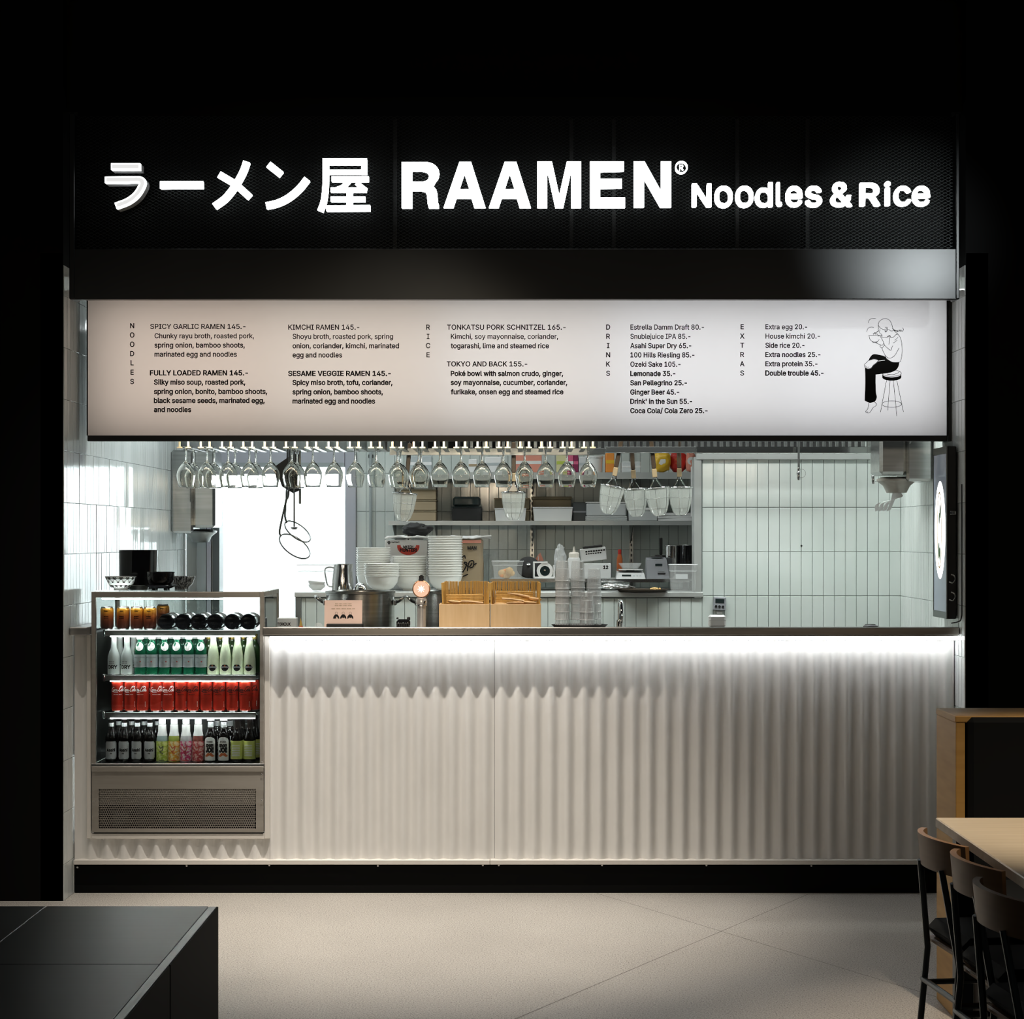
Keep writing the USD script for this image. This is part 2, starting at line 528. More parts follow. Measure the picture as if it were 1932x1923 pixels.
for nm, c in (('drink_aqua', (.45, .58, .56)), ('drink_olive', (.40, .45, .08)), ('drink_clear', (.72, .72, .74)), ('drink_wine', (.32, .09, .07))):
    plain(nm, c, .06, transmission_weight=.3)
plain('moustache', (.55, .13, .03), .6)
noisy('marble_bowl', (.02, .022, .025), (.40, .42, .43), .3, scale=(150, 150, 60), detail=2, lo=.42, hi=.62)
plain('bowl_white', (.74, .76, .76), .25)
plain('device_grey', (.33, .34, .37), .4)
plain('device_white', (.70, .71, .72), .4)
plain('food_gold', (.78, .50, .20), .6)
plain('foil', (.66, .68, .68), .25, 1.0)
plain('glass_dark', (.02, .03, .03), .05)
emit('screen_white', (1, 1, .98), 1.6)
plain('screen_face', (.20, .23, .28), .12, emission_color=(.62, .70, .85), emission_strength=.10)
plain('leaf_green', (.06, .16, .03), .5)
emit('tap_lens', (1.0, .62, .42), .95)
emit('tap_glow', (1.0, .90, .80), 1.9)
plain('copper', (.62, .32, .20), .25, 1.0)
noisy('pot_steel', (.40, .40, .38), (.50, .50, .48), .22, 1.0, scale=(3, 3, 120))

# ================================================================ the setting
XL, XR = PX(121, 0), PX(1820, 0)            # inner faces of the stall's side walls
YP, YB = 1.355, 2.90                        # tiled partition, back wall
TW, TH, TZ = .0547, .2197, 1.2518           # one tile, and a height where tile rows meet
STEP = .178                                 # plinth

struct('floor', bx(-6, 6, -9, 4.8, -.1, 0), 'terrazzo', 'pale speckled terrazzo floor in front of the ramen stall')
fl = stage.GetPrimAtPath('/World/floor')


def floor_pt(px, py):
    d = H * F / (py - CY)
    return np.array([(px - CX) * d / F, d - D0])


for a, b in ((floor_pt(1126, 1686), floor_pt(1690, 1858)), (floor_pt(1524, 1688), floor_pt(1125, 1858))):
    d = (b - a) / np.linalg.norm(b - a); n = np.array([-d[1], d[0]]) * .0012
    q = b + d * 1.5
    obj('floor_joint', tm([(*(a - n), .0004), (*(q - n), .0004), (*(q + n), .0004), (*(a + n), .0004)], [(0, 1, 2, 3)]), 'joint_dark', fl)

ZF = PZ(565, -.15)                           # lower edge of the fascia
struct('wall_front_left', bx(-6, XL - .004, 0, .25, 0, 5), 'black_wall', 'black front wall left of the stall opening')
struct('wall_front_right', bx(XR + .004, 6, 0, .25, 0, 5), 'black_wall', 'black front wall right of the stall opening')
struct('wall_front_top', bx(XL - .004, XR + .004, .06, .25, PZ(212, .06), 5), 'black_wall', 'black front wall above the sign')
struct('ceiling', bx(XL, XR, .52, YB, 2.72, 2.78), 'white_wall', 'white kitchen ceiling above the stall')


def tile_mesh(o, u, n, w, h, t=.006, gap=.0016, bev=.0012, tilt=.0002):
    """One glazed tile: lower corner o, along u, up z, face towards n; its face a little out of true."""
    o, u, n = (np.asarray(x, float) for x in (o, u, n))
    up = np.array([0, 0, 1.0])
    a, b, c, d = gap / 2, w - gap / 2, gap / 2, h - gap / 2
    base = [(a, c, 0), (b, c, 0), (b, d, 0), (a, d, 0)]
    k = [rng.uniform(-tilt, tilt) for _ in range(3)]
    mid = [(a, c, t - bev), (b, c, t - bev), (b, d, t - bev), (a, d, t - bev)]
    top = [(a + bev, c + bev, t + k[0]), (b - bev, c + bev, t + k[1]), (b - bev, d - bev, t + k[1] + k[2]), (a + bev, d - bev, t + k[0] + k[2])]
    v = [o + u * p[0] + up * p[1] + n * p[2] for p in base + mid + top]
    f = []
    for r in (0, 4):
        for i in range(4):
            j = (i + 1) % 4
            f.append((r + i, r + j, r + 4 + j, r + 4 + i))
    f.append((8, 9, 10, 11))
    if np.dot(np.cross(u, up), n) < 0:
        f = [q[::-1] for q in f]
    return tm(v, f)


def tile_wall(parent, cells, o, u, n, mat, single, gap=.0016, tilt=.0002):
    """cells: (column, row) pairs on the grid from o; those for which single(c, r) holds are tiles of their own, the rest are one part."""
    rest = []
    for c, r, w, z0, z1 in cells:
        m = tile_mesh(np.asarray(o) + np.asarray(u) * (c * TW) + np.array([0, 0, z0]), u, n, w, z1 - z0, gap=gap, tilt=tilt)
        if single(c, r):
            obj('tile', m, mat, parent, smooth=False)
        else:
            rest.append(m)
    if rest:
        obj('further_tiles', rest, mat, parent, kind='stuff', smooth=False)


def rows_between(z0, z1):
    k0 = math.floor((z0 - TZ) / TH + 1e-6)
    out = []
    k = k0
    while TZ + k * TH < z1 - 1e-4:
        a, b = max(z0, TZ + k * TH), min(z1, TZ + (k + 1) * TH)
        if b - a > .012:
            out.append((k, a, b))
        k += 1
    return out


SEEN = lambda k: 1.03 <= TZ + (k + 1) * TH and TZ + k * TH < 2.1
# left wall: glazed tiles that run from the opening to the back
wl = struct('wall_left', bx(XL - .1, XL - .006, .0, YB, 0, 2.75), 'grout', 'glossy white tiled side wall on the left of the kitchen')
n = int(YB / TW)
tile_wall(wl, [(c, k, TW, a, b) for c in range(n) for k, a, b in rows_between(0, 2.70)], (XL - .006, 0, 0), (0, 1, 0), (1, 0, 0), 'tile_side',
          lambda c, k: (SEEN(k) and c < 46) or c < 3, gap=.0014, tilt=.0007)
wr = struct('wall_right', bx(XR + .006, XR + .1, .0, YP + .1, 0, 2.75), 'grout', 'white tiled side wall on the right behind the display board')
tile_wall(wr, [(c, k, TW, a, b) for c in range(int(YP / TW) + 1) for k, a, b in rows_between(0, 2.70)], (XR + .006, 0, 0), (0, 1, 0), (-1, 0, 0), 'tile_side',
          lambda c, k: SEEN(k) or c < 3, gap=.0014, tilt=.0005)

# partition: a full tiled wall on the right, a half wall with a steel sill under the serving hatch on the left
HX0, HX1 = PX(566, YP), PX(1322, YP)        # hatch from .. to
ZS, ZH = PZ(1117, YP), PZ(866, YP)          # sill, head
wp = struct('wall_partition', [bx(HX0, HX1, YP + .006, YP + .10, 0, ZS - .004), bx(HX1, XR, YP + .006, YP + .10, 0, 2.72), bx(HX0, HX1, YP + .006, YP + .10, ZH + .04, 2.72)], 'grout',
            'white tiled kitchen wall with the wide steel-framed hatch')
XC = XR
cells = []
nc = int((XC - HX0) / TW) + 1
for c in range(nc):
    x1 = XC - c * TW; x0 = max(x1 - TW, HX0)
    if x1 - x0 < .015:
        continue
    if x1 <= HX1 + .02:
        cells += [(c, k, x1 - x0, a, b) for k, a, b in rows_between(0, ZS - .03)]
    elif x0 >= HX1 - .02:
        cells += [(c, k, x1 - x0, a, b) for k, a, b in rows_between(0, 2.2)]
rest = []
for c, k, w, a, b in cells:
    x1 = XC - c * TW
    m = tile_mesh((x1 - w, YP + .006, a), (1, 0, 0), (0, -1, 0), w, b - a, gap=.0022, tilt=.0003)
    if TZ + (k + 1) * TH > 1.03 and a < 2.1:
        obj('tile', m, 'tile_white', wp, smooth=False)
    else:
        rest.append(m)
obj('further_tiles', rest, 'tile_white', wp, kind='stuff', smooth=False)
hole = lathe([(.0048, 0), (.0048, .002), (0, .002)], 12)
obj('drill_hole', move(hole, (PX(1512, YP), YP - .0006, PZ(1030, YP)), rx=90), 'matte_black', wp)
# steel lining of the hatch
ht = struct('trim_1', [bx(HX1 - .034, HX1 + .003, YP - .012, YP + .11, ZS - .03, ZH + .01, .002)], 'shelf_steel', 'brushed steel jamb and sill lining the kitchen hatch', smooth=30)
obj('sill', bx(HX0 - .026, HX1 + .012, YP - .014, YP + .60, ZS - .026, ZS, .003), 'shelf_steel', ht)
obj('end_post', bx(HX0 - .022, HX0 + .008, YP - .012, YP + .11, 0, ZS - .026, .002), 'steel_dark', ht)

# back wall of the kitchen with the bright door
DX0, DX1, DZ = PX(415, YB), PX(651, YB), PZ(880, YB)
wb = struct('wall_back', [bx(XL, DX0 - .03, YB + .006, YB + .12, 0, 2.75), bx(DX1 + .03, 2.0, YB + .006, YB + .12, 0, 2.75), bx(DX0 - .03, DX1 + .03, YB + .006, YB + .12, DZ + .03, 2.75)], 'grey_wall',
            'pale tiled back wall of the kitchen behind the shelves')
x0 = PX(673, YB)
cells = [(c, k, TW, a, b) for c in range(int((1.12 - x0) / TW)) for k, a, b in rows_between(1.0, 2.4)]
tile_wall(wb, cells, (x0, YB + .006, 0), (1, 0, 0), (0, -1, 0), 'tile_white', lambda c, k: TZ + k * TH > 1.2 and TZ + k * TH < 2.15, gap=.0026, tilt=.0003)
d1 = struct('door_1', [bx(PX(652, YB), PX(672, YB), YB - .03, YB + .1, 0, DZ + .08)], 'lilac_trim', 'grey framed doorway into a blazing white cold room')
obj('lintel', bx(DX0 - .03, DX1, YB - .03, YB + .1, DZ + .02, DZ + .10), 'lilac_trim', d1)
obj('lintel_lip', bx(DX0 - .03, DX1, YB - .035, YB + .09, DZ - .004, DZ + .02), 'grey_trim', d1)
obj('post', bx(PX(404, YB), DX0 + .003, YB - .04, YB + .1, 0, DZ + .03), 'dark_trim', d1)
obj('jamb', bx(PX(373, YB), PX(390, YB), YB - .03, YB + .02, 0, 2.3), 'grey_trim', d1)
obj('jamb', bx(PX(391, YB), PX(399, YB), YB - .02, YB + .02, 0, 2.3), 'lilac_trim', d1)
# the cold room beyond the door
cx0, cx1 = DX0 - .35, DX1 + .3
struct('wall_cold_room', [bx(cx0 - .1, cx1 + .1, 4.6, 4.7, 0, 2.7), bx(cx0 - .1, cx0, YB + .13, 4.6, 0, 2.7), bx(cx1, cx1 + .1, YB + .13, 4.6, 0, 2.7), bx(cx0 - .1, cx1 + .1, YB + .13, 4.7, 2.65, 2.75)], 'white_wall',
       'blazing white walls of the cold room seen through the doorway')
# pipe on the back wall
pp = thing('wall_pipe', 'thin grey upright pipe on the tiles right of the bright doorway', 'pipe', (PX(699.5, 2.87), 2.87, 1.0))
obj('pipe', cyl((0, 0, 0), (0, 0, 1.6), .009, 10), 'grey_trim', pp)
for z in (.42, 1.0):
    obj('clip', bx(-.014, .014, -.004, .03, z, z + .02, .002), 'steel_dark', pp)

# ================================================================ the sign
YS = -.15
fx0, fx1 = PX(131, YS), PX(1810, YS)
fa = thing('sign_fascia', 'black metal fascia band and mesh box carrying the glowing sign', 'sign box', (0, 0, 0))
z_mesh0, z_mesh1 = PZ(469, YS), PZ(214, YS)
obj('band', bx(fx0, fx1, YS, YS + .045, ZF, z_mesh0, .003), 'fascia_black', fa)
obj('ledge', bx(fx0, PX(1803, YS), YS + .046, YS + .14, z_mesh0 - .03, z_mesh0 - .004), 'fascia_black', fa)
obj('tie_plate', bx(fx0 + .02, fx1 - .02, YS + .156, .058, z_mesh1 - .05, z_mesh1 + .05), 'black_wall', fa)
obj('side_post', bx(PX(1803, YS), fx1, YS - .004, YS + .10, ZF + .002, z_mesh1, .003), 'fascia_black', fa)
obj('side_post', bx(fx0, PX(141, YS), YS - .004, YS + .10, ZF + .002, z_mesh1, .003), 'fascia_black', fa)
obj('backing', bx(fx0, fx1, YS + .145, YS + .155, z_mesh0 - .02, z_mesh1 + .1), 'black_wall', fa)
for px in (742, 1075, 1155, 1388, 1520):
    obj('stud', bx(PX(px, YS + .11), PX(px + 7, YS + .11), YS + .11, YS + .14, z_mesh0, z_mesh1), 'matte_black', fa)
# expanded metal: rows of zigzag strands that touch at the knuckles
YMN = YS + .035
mx0, mx1 = PX(141, YMN), PX(1803, YMN)
DW, DH = 12.3 * S(YMN), 3.15 * S(YMN)
ncol, nrow = int((mx1 - mx0) / DW), int((z_mesh1 - z_mesh0) / DH)
xs = mx0 + np.arange(2 * ncol + 1) * DW / 2
V, Fm = [], []
for r in range(nrow):
    z = z_mesh0 + (r + .5) * DH
    sg = 1 if r % 2 else -1
    zz = z + sg * DH * .5 * np.where(np.arange(len(xs)) % 2, 1, -1)
    b0 = len(V)
    th, dp = .0006, .0030
    for x, q in zip(xs, zz):
        V += [(x, YMN, q - th), (x, YMN + dp, q - th + .0014), (x, YMN + dp, q + th + .0014), (x, YMN, q + th)]
    for i in range(len(xs) - 1):
        a, b = b0 + 4 * i, b0 + 4 * i + 4
        for k in range(4):
            k2 = (k + 1) % 4
            Fm.append((a + k, a + k2, b + k2, b + k))
mesh_net = tm(V, Fm)
obj('expanded_mesh', mesh_net, 'mesh_black', fa, kind='stuff', smooth=False)

# letters: each stands proud of the mesh, with a lit face and lit returns
sg_ = thing('illuminated_sign', 'glowing white shop lettering in Japanese and English above the stall', 'sign', (0, 0, 0))


def sign_letter(poly_px, label, dim=False, Y=YS - .01, depth=.022):
    """poly_px in photograph pixels at the plane Y."""
    g = affinity.affine_transform(poly_px, [S(Y), 0, 0, -S(Y), -CX * S(Y), H + CY * S(Y)])
    p = g.buffer(.0012).buffer(-.0012)
    if dim:
        depth = .075
        Y = YS - .055
        face = obj('letter', sheet(p.buffer(-.007), Y + .0, .004), 'sign_dim', sg_, label)
        obj('letter_rim', sheet(p.difference(p.buffer(-.008)), Y + .02, .022), 'sign_white', face)
        obj('letter_return', sheet(p, Y + depth, depth - .021), 'sign_return_dim', face)
    else:
        face = obj('letter', sheet(p, Y, .006), 'sign_white', sg_, label)
        obj('letter_return', sheet(p.buffer(-.001), Y + depth, depth - .0005), 'sign_return', face)


def crop(pts, ox, oy, sc):
    return [(x / sc + ox, y / sc + oy) for x, y in pts]


def K(lines, w, closed=False):
    return unary_union([LineString(crop(l, 60, 180, 2.76)).buffer(ww / 2.76 / 2, cap_style=2, join_style=1 if rd else 2) for l, ww, rd in
                        [(l if isinstance(l[0][0], (int, float)) else l[0], w if isinstance(l[0][0], (int, float)) else l[1], True) for l in lines]]).buffer(1.2).buffer(-1.2).buffer(-.8).buffer(.8)


sign_letter(K([[(424, 382), (577, 382)], list(map(tuple, curve([(393, 451), (500, 450), (570, 449), (588, 462), (580, 490), (553, 530), (510, 562), (448, 586)], 4)))], 35), 'katakana letter in dimmer white', dim=True)
sign_letter(K([[(668, 468), (894, 466)]], 40), 'long vowel dash')
sign_letter(K([list(map(tuple, curve([(1120, 345), (1100, 400), (1062, 468), (1010, 535), (950, 580)], 4))), [(975, 412), (1060, 462), (1137, 532)]], 38), 'katakana letter with crossed strokes')
sign_letter(K([[(1232, 360), (1300, 414)], list(map(tuple, curve([(1435, 435), (1395, 485), (1340, 532), (1280, 562), (1220, 576)], 4)))], 38), 'katakana letter with a dot and a sweep')
ya = K([([(1514, 345), (1746, 345)], 34), ([(1731, 330), (1731, 413)], 32), ([(1530, 400), (1746, 400)], 25),
        (list(map(tuple, curve([(1531, 330), (1531, 420), (1529, 490), (1520, 555), (1502, 605)], 4))), 34),
        ([(1560, 436), (1756, 436)], 28), ([(1652, 445), (1618, 480), (1578, 494)], 26), ([(1556, 493), (1745, 493)], 25), ([(1690, 455), (1742, 497)], 26),
        ([(1655, 500), (1655, 585)], 34), ([(1556, 541), (1738, 541)], 27), ([(1534, 589), (1764, 588)], 32)], 30)
sign_letter(ya, 'kanji letter for shop')


def L2(pts, holes=()):
    return Polygon(crop(pts, 730, 180, 3.22), [crop(h, 730, 180, 3.22) for h in holes])


r_out = [(90, 405), (235, 405)] + [(235 + 85 * math.sin(t), 477 - 72 * math.cos(t)) for t in np.linspace(.3, 2.3, 9)] + [(283, 552), (300, 572), (308, 600), (311, 650), (318, 672), (318, 686), (254, 686), (247, 660), (243, 610), (234, 588), (205, 580), (155, 580), (155, 686), (90, 686)]
r_in = [(155, 462), (215, 462), (240, 468), (252, 480), (255, 493), (252, 507), (240, 519), (215, 525), (155, 525)]
sign_letter(L2(r_out, [r_in]), 'capital R')
for dx in (0, 275):
    sign_letter(L2([(343 + dx, 685), (440 + dx, 404), (512 + dx, 404), (601 + dx, 685), (530 + dx, 685), (513 + dx, 627), (424 + dx, 627), (405 + dx, 685)],
                   [[(443 + dx, 570), (499 + dx, 570), (471 + dx, 482)]]), 'capital A')
sign_letter(L2([(913, 403), (1003, 403), (1047, 602), (1092, 403), (1180, 403), (1180, 685), (1119, 685), (1119, 470), (1072, 685), (1022, 685), (975, 470), (975, 685), (913, 685)]), 'capital M')
sign_letter(L2([(1233, 403), (1440, 403), (1440, 462), (1297, 466), (1297, 507), (1428, 507), (1428, 565), (1297, 567), (1297, 622), (1447, 622), (1447, 685), (1233, 685)]), 'capital E')
sign_letter(L2([(1498, 401), (1565, 401), (1664, 578), (1664, 401), (1728, 401), (1728, 682), (1660, 682), (1562, 510), (1562, 682), (1498, 682)]), 'capital N')
cR = Point(*crop([(1789, 438)], 730, 180, 3.22)[0])
rg = cR.buffer(12.2, quad_segs=10).difference(cR.buffer(9.0, quad_segs=10))
Rg = affinity.translate(affinity.scale(centered(text_poly('R', 10.5, bold=.02)), 1, -1, origin=(0, 0)), cR.x, cR.y + 5.25)
sign_letter(unary_union([rg, Rg.union(sbox(0, 0, .001, .001))]) if False else rg.union(Rg), 'small registered mark in a ring')
nr = [('N', 112, 234, 44.5, 391.5), ('o', 250, 363, 44.5, 391.5), ('o', 377, 489, 44.5, 391), ('d', 497, 605, 44.5, 390.5), ('l', 625, 663, 44.5, 390), ('e', 682, 788, 44.5, 390), ('s', 803, 905, 44.5, 390),
      ('&', 955, 1088, 44.5, 389.5), ('R', 1132, 1258, 44, 389.5), ('i', 1284, 1322, 44.5, 389), ('c', 1340, 1445, 44, 388.5), ('e', 1453, 1562, 44, 388.5)]
for c, a, b, cap, base in nr:
    g = raw_glyph(c)
    g = g.buffer(.050 if c in 'NilR' else .036, join_style=1).simplify(.01)
    bb = g.bounds
    top = {'N': 346, 'd': 343.5, 'l': 344, 'i': 342, '&': 343, 'R': 344.5}.get(c, 351)
    a, b = a / 3.22 + 1270, b / 3.22 + 1270
    bot = base + (1.5 if c in 'oesc&d' else 0)
    g = affinity.affine_transform(g, [(b - a) / (bb[2] - bb[0]), 0, 0, -(bot - top) / (bb[3] - bb[1]), a - bb[0] * (b - a) / (bb[2] - bb[0]), bot + bb[1] * (bot - top) / (bb[3] - bb[1])])
    sign_letter(g, {'&': 'ampersand'}.get(c, ('capital ' if c.isupper() else 'small letter ') + c), depth=.02)

# ================================================================ the lit menu board
YM = .25
ax0, ax1, az0, az1 = PX(166, YM), PX(1786, YM), PZ(822, YM), PZ(560, YM)
mb_ = thing('menu_board', 'long backlit white menu board hanging below the black fascia', 'menu board', (0, 0, 0))
obj('diffuser', tm([(ax0, YM, az0), (ax1, YM, az0), (ax1, YM, az1), (ax0, YM, az1)], [(0, 1, 2, 3)]), 'acrylic', mb_, smooth=False)
obj('housing', [bx(ax0 - .006, ax1 + .006, YM + .17, YM + .18, az0 - .01, az1 + .03), bx(ax0 - .006, ax0 - .0005, YM, YM + .17, az0, az1 + .03), bx(ax1 + .0005, ax1 + .006, YM, YM + .17, az0, az1 + .03),
                bx(ax0, ax1, YM, YM + .17, az1 + .001, az1 + .03)], 'matte_black', mb_, smooth=False)
obj('bottom_rail', bx(ax0, ax1, YM - .012, YM + .012, PZ(833, YM), az0 - .0005, .002), 'black_paint', mb_)
obj('base_plate', bx(ax0, ax1, YM + .0125, YM + .17, az0 - .006, az0 - .001), 'matte_black', mb_, smooth=False)
obj('end_trim', bx(ax1 + .007, ax1 + .030, YM - .01, YM + .10, PZ(833, YM), az1), 'black_paint', mb_)

MENU = [(283.8, 462.9, 620.7, 'SPICY GARLIC RAMEN 145.-'), (291.8, 479, 638.3, 'Chunky rayu broth, roasted pork,'), (291.8, 461.6, 655.7, 'spring onion, bamboo shoots,'), (291.8, 446.6, 673, 'marinated egg and noodles'),
        (283.3, 467.6, 708.2, 'FULLY LOADED RAMEN 145.-'), (291, 462.4, 725.6, 'Silky miso soup, roasted pork,'), (291, 503.8, 743.2, 'spring onion, bonito, bamboo shoots,'), (290.8, 498.9, 760.2, 'black sesame seeds, marinated egg,'), (290.8, 360.4, 777.3, 'and noodles'),
        (544.2, 677.8, 622, 'KIMCHI RAMEN 145.-'), (552.3, 741.4, 639.4, 'Shoyu broth, roasted pork, spring'), (552.3, 752.6, 657, 'onion, coriander, kimchi, marinated'), (552.3, 645.2, 674.3, 'egg and noodles'),
        (544.2, 737, 709.3, 'SESAME VEGGIE RAMEN 145.-'), (552.3, 740, 726.3, 'Spicy miso broth, tofu, coriander,'), (552.3, 722, 744, 'spring onion, bamboo shoots,'), (552.3, 707.3, 761.3, 'marinated egg and noodles'),
        (843.7, 1066.9, 622, 'TONKATSU PORK SCHNITZEL 165.-'), (850.9, 1052.6, 639.4, 'Kimchi, soy mayonnaise, coriander,'), (850.9, 1035.5, 657, 'togarashi, lime and steamed rice'),
        (843.2, 994.5, 691.4, 'TOKYO AND BACK 155.-'), (850.9, 1062, 709.3, 'Poké bowl with salmon crudo, ginger,'), (850.9, 1069.7, 726.3, 'soy mayonnaise, cucumber, coriander,'), (850.9, 1062.7, 744, 'furikake, onsen egg and steamed rice')]
for i, (e, t) in enumerate([(1328, 'Estrella Damm Draft 80.-'), (1302.4, 'Snublejuice IPA 85.-'), (1303.9, 'Asahi Super Dry 65.-'), (1309.9, '100 Hills Riesling 85.-'), (1283.7, 'Ozeki Sake 105.-'), (1273.9, 'Lemonade 35.-'),
                            (1295.6, 'San Pellegrino 25.-'), (1281.1, 'Ginger Beer 45.-'), (1305.5, "Drink' in the Sun 55.-"), (1334.5, 'Coca Cola/ Cola Zero 25.-')]):
    MENU.append((1189.5, e, 621.8 + 17.52 * i, t))
for i, (e, t) in enumerate([(1522.7, 'Extra egg 20.-'), (1546.8, 'House kimchi 20.-'), (1517.5, 'Side rice 20.-'), (1547.6, 'Extra noodles 25.-'), (1542.1, 'Extra protein 35.-'), (1553.3, 'Double trouble 45.-')]):
    MENU.append((1444.3, e, 621.3 + 17.45 * i, t))
sM = S(YM)
for a, b, base, t in MENU:
    heavy = .022 if base < 650 else .035 if base < 700 else .05
    g = text_poly(t, 9.1 * sM, (b - a) * sM, heavy, 1.06)
    obj('menu_line', move(sheet(g, 0, .0006), (PX(a, YM), YM - .0006, PZ(base, YM))), 'ink', mb_, smooth=False)
for word, px, b0, st in (('NOODLES', 249.4, 619.2, 17.55), ('RICE', 807.7, 622, 17.4), ('DRINKS', 1147.4, 621.8, 17.45), ('EXTRAS', 1400.3, 621.3, 17.45)):
    g = unary_union([affinity.translate(centered(text_poly(c, 9.1 * sM, bold=.03)), 0, -i * st * sM) for i, c in enumerate(word)])
    obj('menu_heading', move(sheet(g, 0, .0006), (PX(px, YM), YM - .0006, PZ(b0, YM))), 'ink_grey' if word == 'RICE' else 'ink', mb_, smooth=False)

# line drawing of a girl eating from a bowl on a stool


def draw(lines, w=3.0):
    return unary_union([LineString(np.asarray(l) / 3.864).buffer(w / 3.864 / 2, quad_segs=2) for l in lines])


def put_drawing(name, g, mat_, k=0):
    g = affinity.affine_transform(g, [sM, 0, 0, -sM, 0, 0])
    obj(name, move(sheet(g, 0, .0006 + .0003 * k), (PX(1340, YM), YM - .0006, PZ(540, YM))), mat_, mb_, smooth=False)


C = lambda *p: curve(p, 5)
girl = [C((1224, 285), (1232, 258), (1258, 240), (1285, 238), (1308, 250), (1322, 275), (1330, 305), (1345, 330), (1368, 350)),
        C((1224, 285), (1240, 305), (1262, 316), (1280, 320)), C((1224, 288), (1226, 310), (1222, 318), (1232, 330), (1238, 345), (1250, 352)), C((1250, 352), (1248, 365), (1262, 375), (1290, 372), (1308, 362)),
        C((1276, 300), (1290, 302), (1293, 315), (1287, 328), (1277, 330), (1274, 315)), C((1281, 308), (1288, 314), (1284, 322)), C((1274, 325), (1277, 335), (1285, 333)),
        C((1300, 315), (1320, 328), (1345, 322), (1365, 333), (1385, 325), (1400, 330), (1408, 318), (1404, 305)), C((1328, 310), (1345, 320), (1362, 325), (1380, 320), (1398, 322)), C((1340, 322), (1350, 330)), C((1360, 322), (1368, 332)), C((1380, 320), (1386, 330)),
        C((1230, 322), (1236, 318), (1240, 322)), C((1152, 268), (1158, 250), (1172, 238), (1192, 234), (1208, 237)), C((1141, 333), (1146, 315), (1158, 302), (1176, 298), (1192, 301)),
        [(1157, 358), (1255, 361)], C((1157, 358), (1163, 385), (1180, 402), (1205, 408), (1222, 402), (1232, 388)), C((1180, 402), (1186, 410), (1205, 413), (1218, 408)),
        C((1190, 356), (1195, 342), (1203, 340), (1208, 356)), C((1198, 344), (1210, 338), (1222, 328)), C((1205, 346), (1218, 350), (1224, 362)), [(1186, 348), (1226, 332)],
        C((1222, 365), (1235, 362), (1248, 380), (1258, 398), (1265, 415)), C((1205, 410), (1215, 418), (1235, 425), (1245, 432)), C((1265, 415), (1258, 428), (1248, 432)), C((1240, 430), (1238, 440), (1252, 450), (1268, 432), (1266, 418)),
        C((1252, 450), (1262, 480), (1280, 510), (1302, 525), (1322, 522), (1345, 505), (1362, 478), (1376, 452)), C((1268, 428), (1285, 445), (1315, 468), (1325, 445), (1330, 435)), C((1290, 372), (1300, 362), (1310, 360), (1308, 380), (1302, 425)),
        C((1310, 360), (1318, 376), (1335, 372), (1352, 355), (1368, 350)), C((1368, 350), (1385, 375), (1396, 420), (1399, 480), (1392, 530), (1386, 550)), C((1386, 550), (1370, 556), (1330, 555), (1300, 540), (1280, 520), (1274, 505)),
        [(1345, 395), (1368, 375)], [(1335, 415), (1362, 395)],
        C((1150, 545), (1165, 540), (1195, 532), (1222, 540), (1215, 555), (1190, 575), (1170, 598), (1145, 602), (1126, 590), (1124, 572), (1138, 558), (1150, 545)), C((1132, 580), (1140, 592), (1158, 590)),
        C((1155, 852), (1152, 880), (1145, 900), (1134, 912), (1138, 922), (1158, 924), (1172, 910), (1188, 885), (1208, 872), (1212, 858), (1195, 842)), C((1140, 915), (1150, 920)),
        [(1285, 688), (1241, 918)], [(1310, 688), (1294, 905)], [(1335, 688), (1360, 947)], [(1360, 688), (1408, 916)],
        [(1323 + 71 * math.cos(t), 860 + 23 * math.sin(t)) for t in np.linspace(0, 6.283, 32)], [(1323 + 69 * math.cos(t), 635 + 23 * math.sin(t)) for t in np.linspace(-1.9, 3.5, 32)], C((1290, 642), (1330, 645), (1365, 635), (1378, 625))]
put_drawing('line_drawing', draw(girl), 'ink')
tro = Polygon(np.vstack([C((1152, 545), (1168, 515), (1190, 497), (1225, 500), (1270, 512), (1285, 530), (1310, 548), (1345, 557), (1378, 556)), C((1378, 556), (1372, 585), (1355, 610), (1320, 628), (1270, 637), (1205, 645)),
                         C((1205, 645), (1205, 720), (1208, 780), (1214, 808), (1205, 835), (1190, 846)), C((1190, 846), (1160, 850), (1126, 835)), C((1126, 835), (1130, 700), (1128, 596))]) / 3.864).buffer(0)
sock = Polygon(C((1150, 545), (1165, 540), (1195, 532), (1222, 540), (1215, 555), (1190, 575), (1170, 598), (1145, 602), (1126, 590), (1124, 572), (1138, 558), (1150, 545)) / 3.864).buffer(.5)
put_drawing('drawn_trousers', tro.difference(sock).difference(draw([[(1225, 546), (1272, 540)]], 4)), 'ink', 1)
st = Polygon(np.vstack([[(1254 + 0, 635)], [(1323 - 69 * math.cos(t), 640 + 26 * math.sin(t)) for t in np.linspace(0, math.pi, 16)], [(1392, 635), (1392, 665)], [(1323 + 69 * math.cos(t), 665 + 24 * math.sin(t)) for t in np.linspace(0, math.pi, 16)]]) / 3.864).buffer(0)
put_drawing('drawn_stool_seat', st, 'ink', 1)

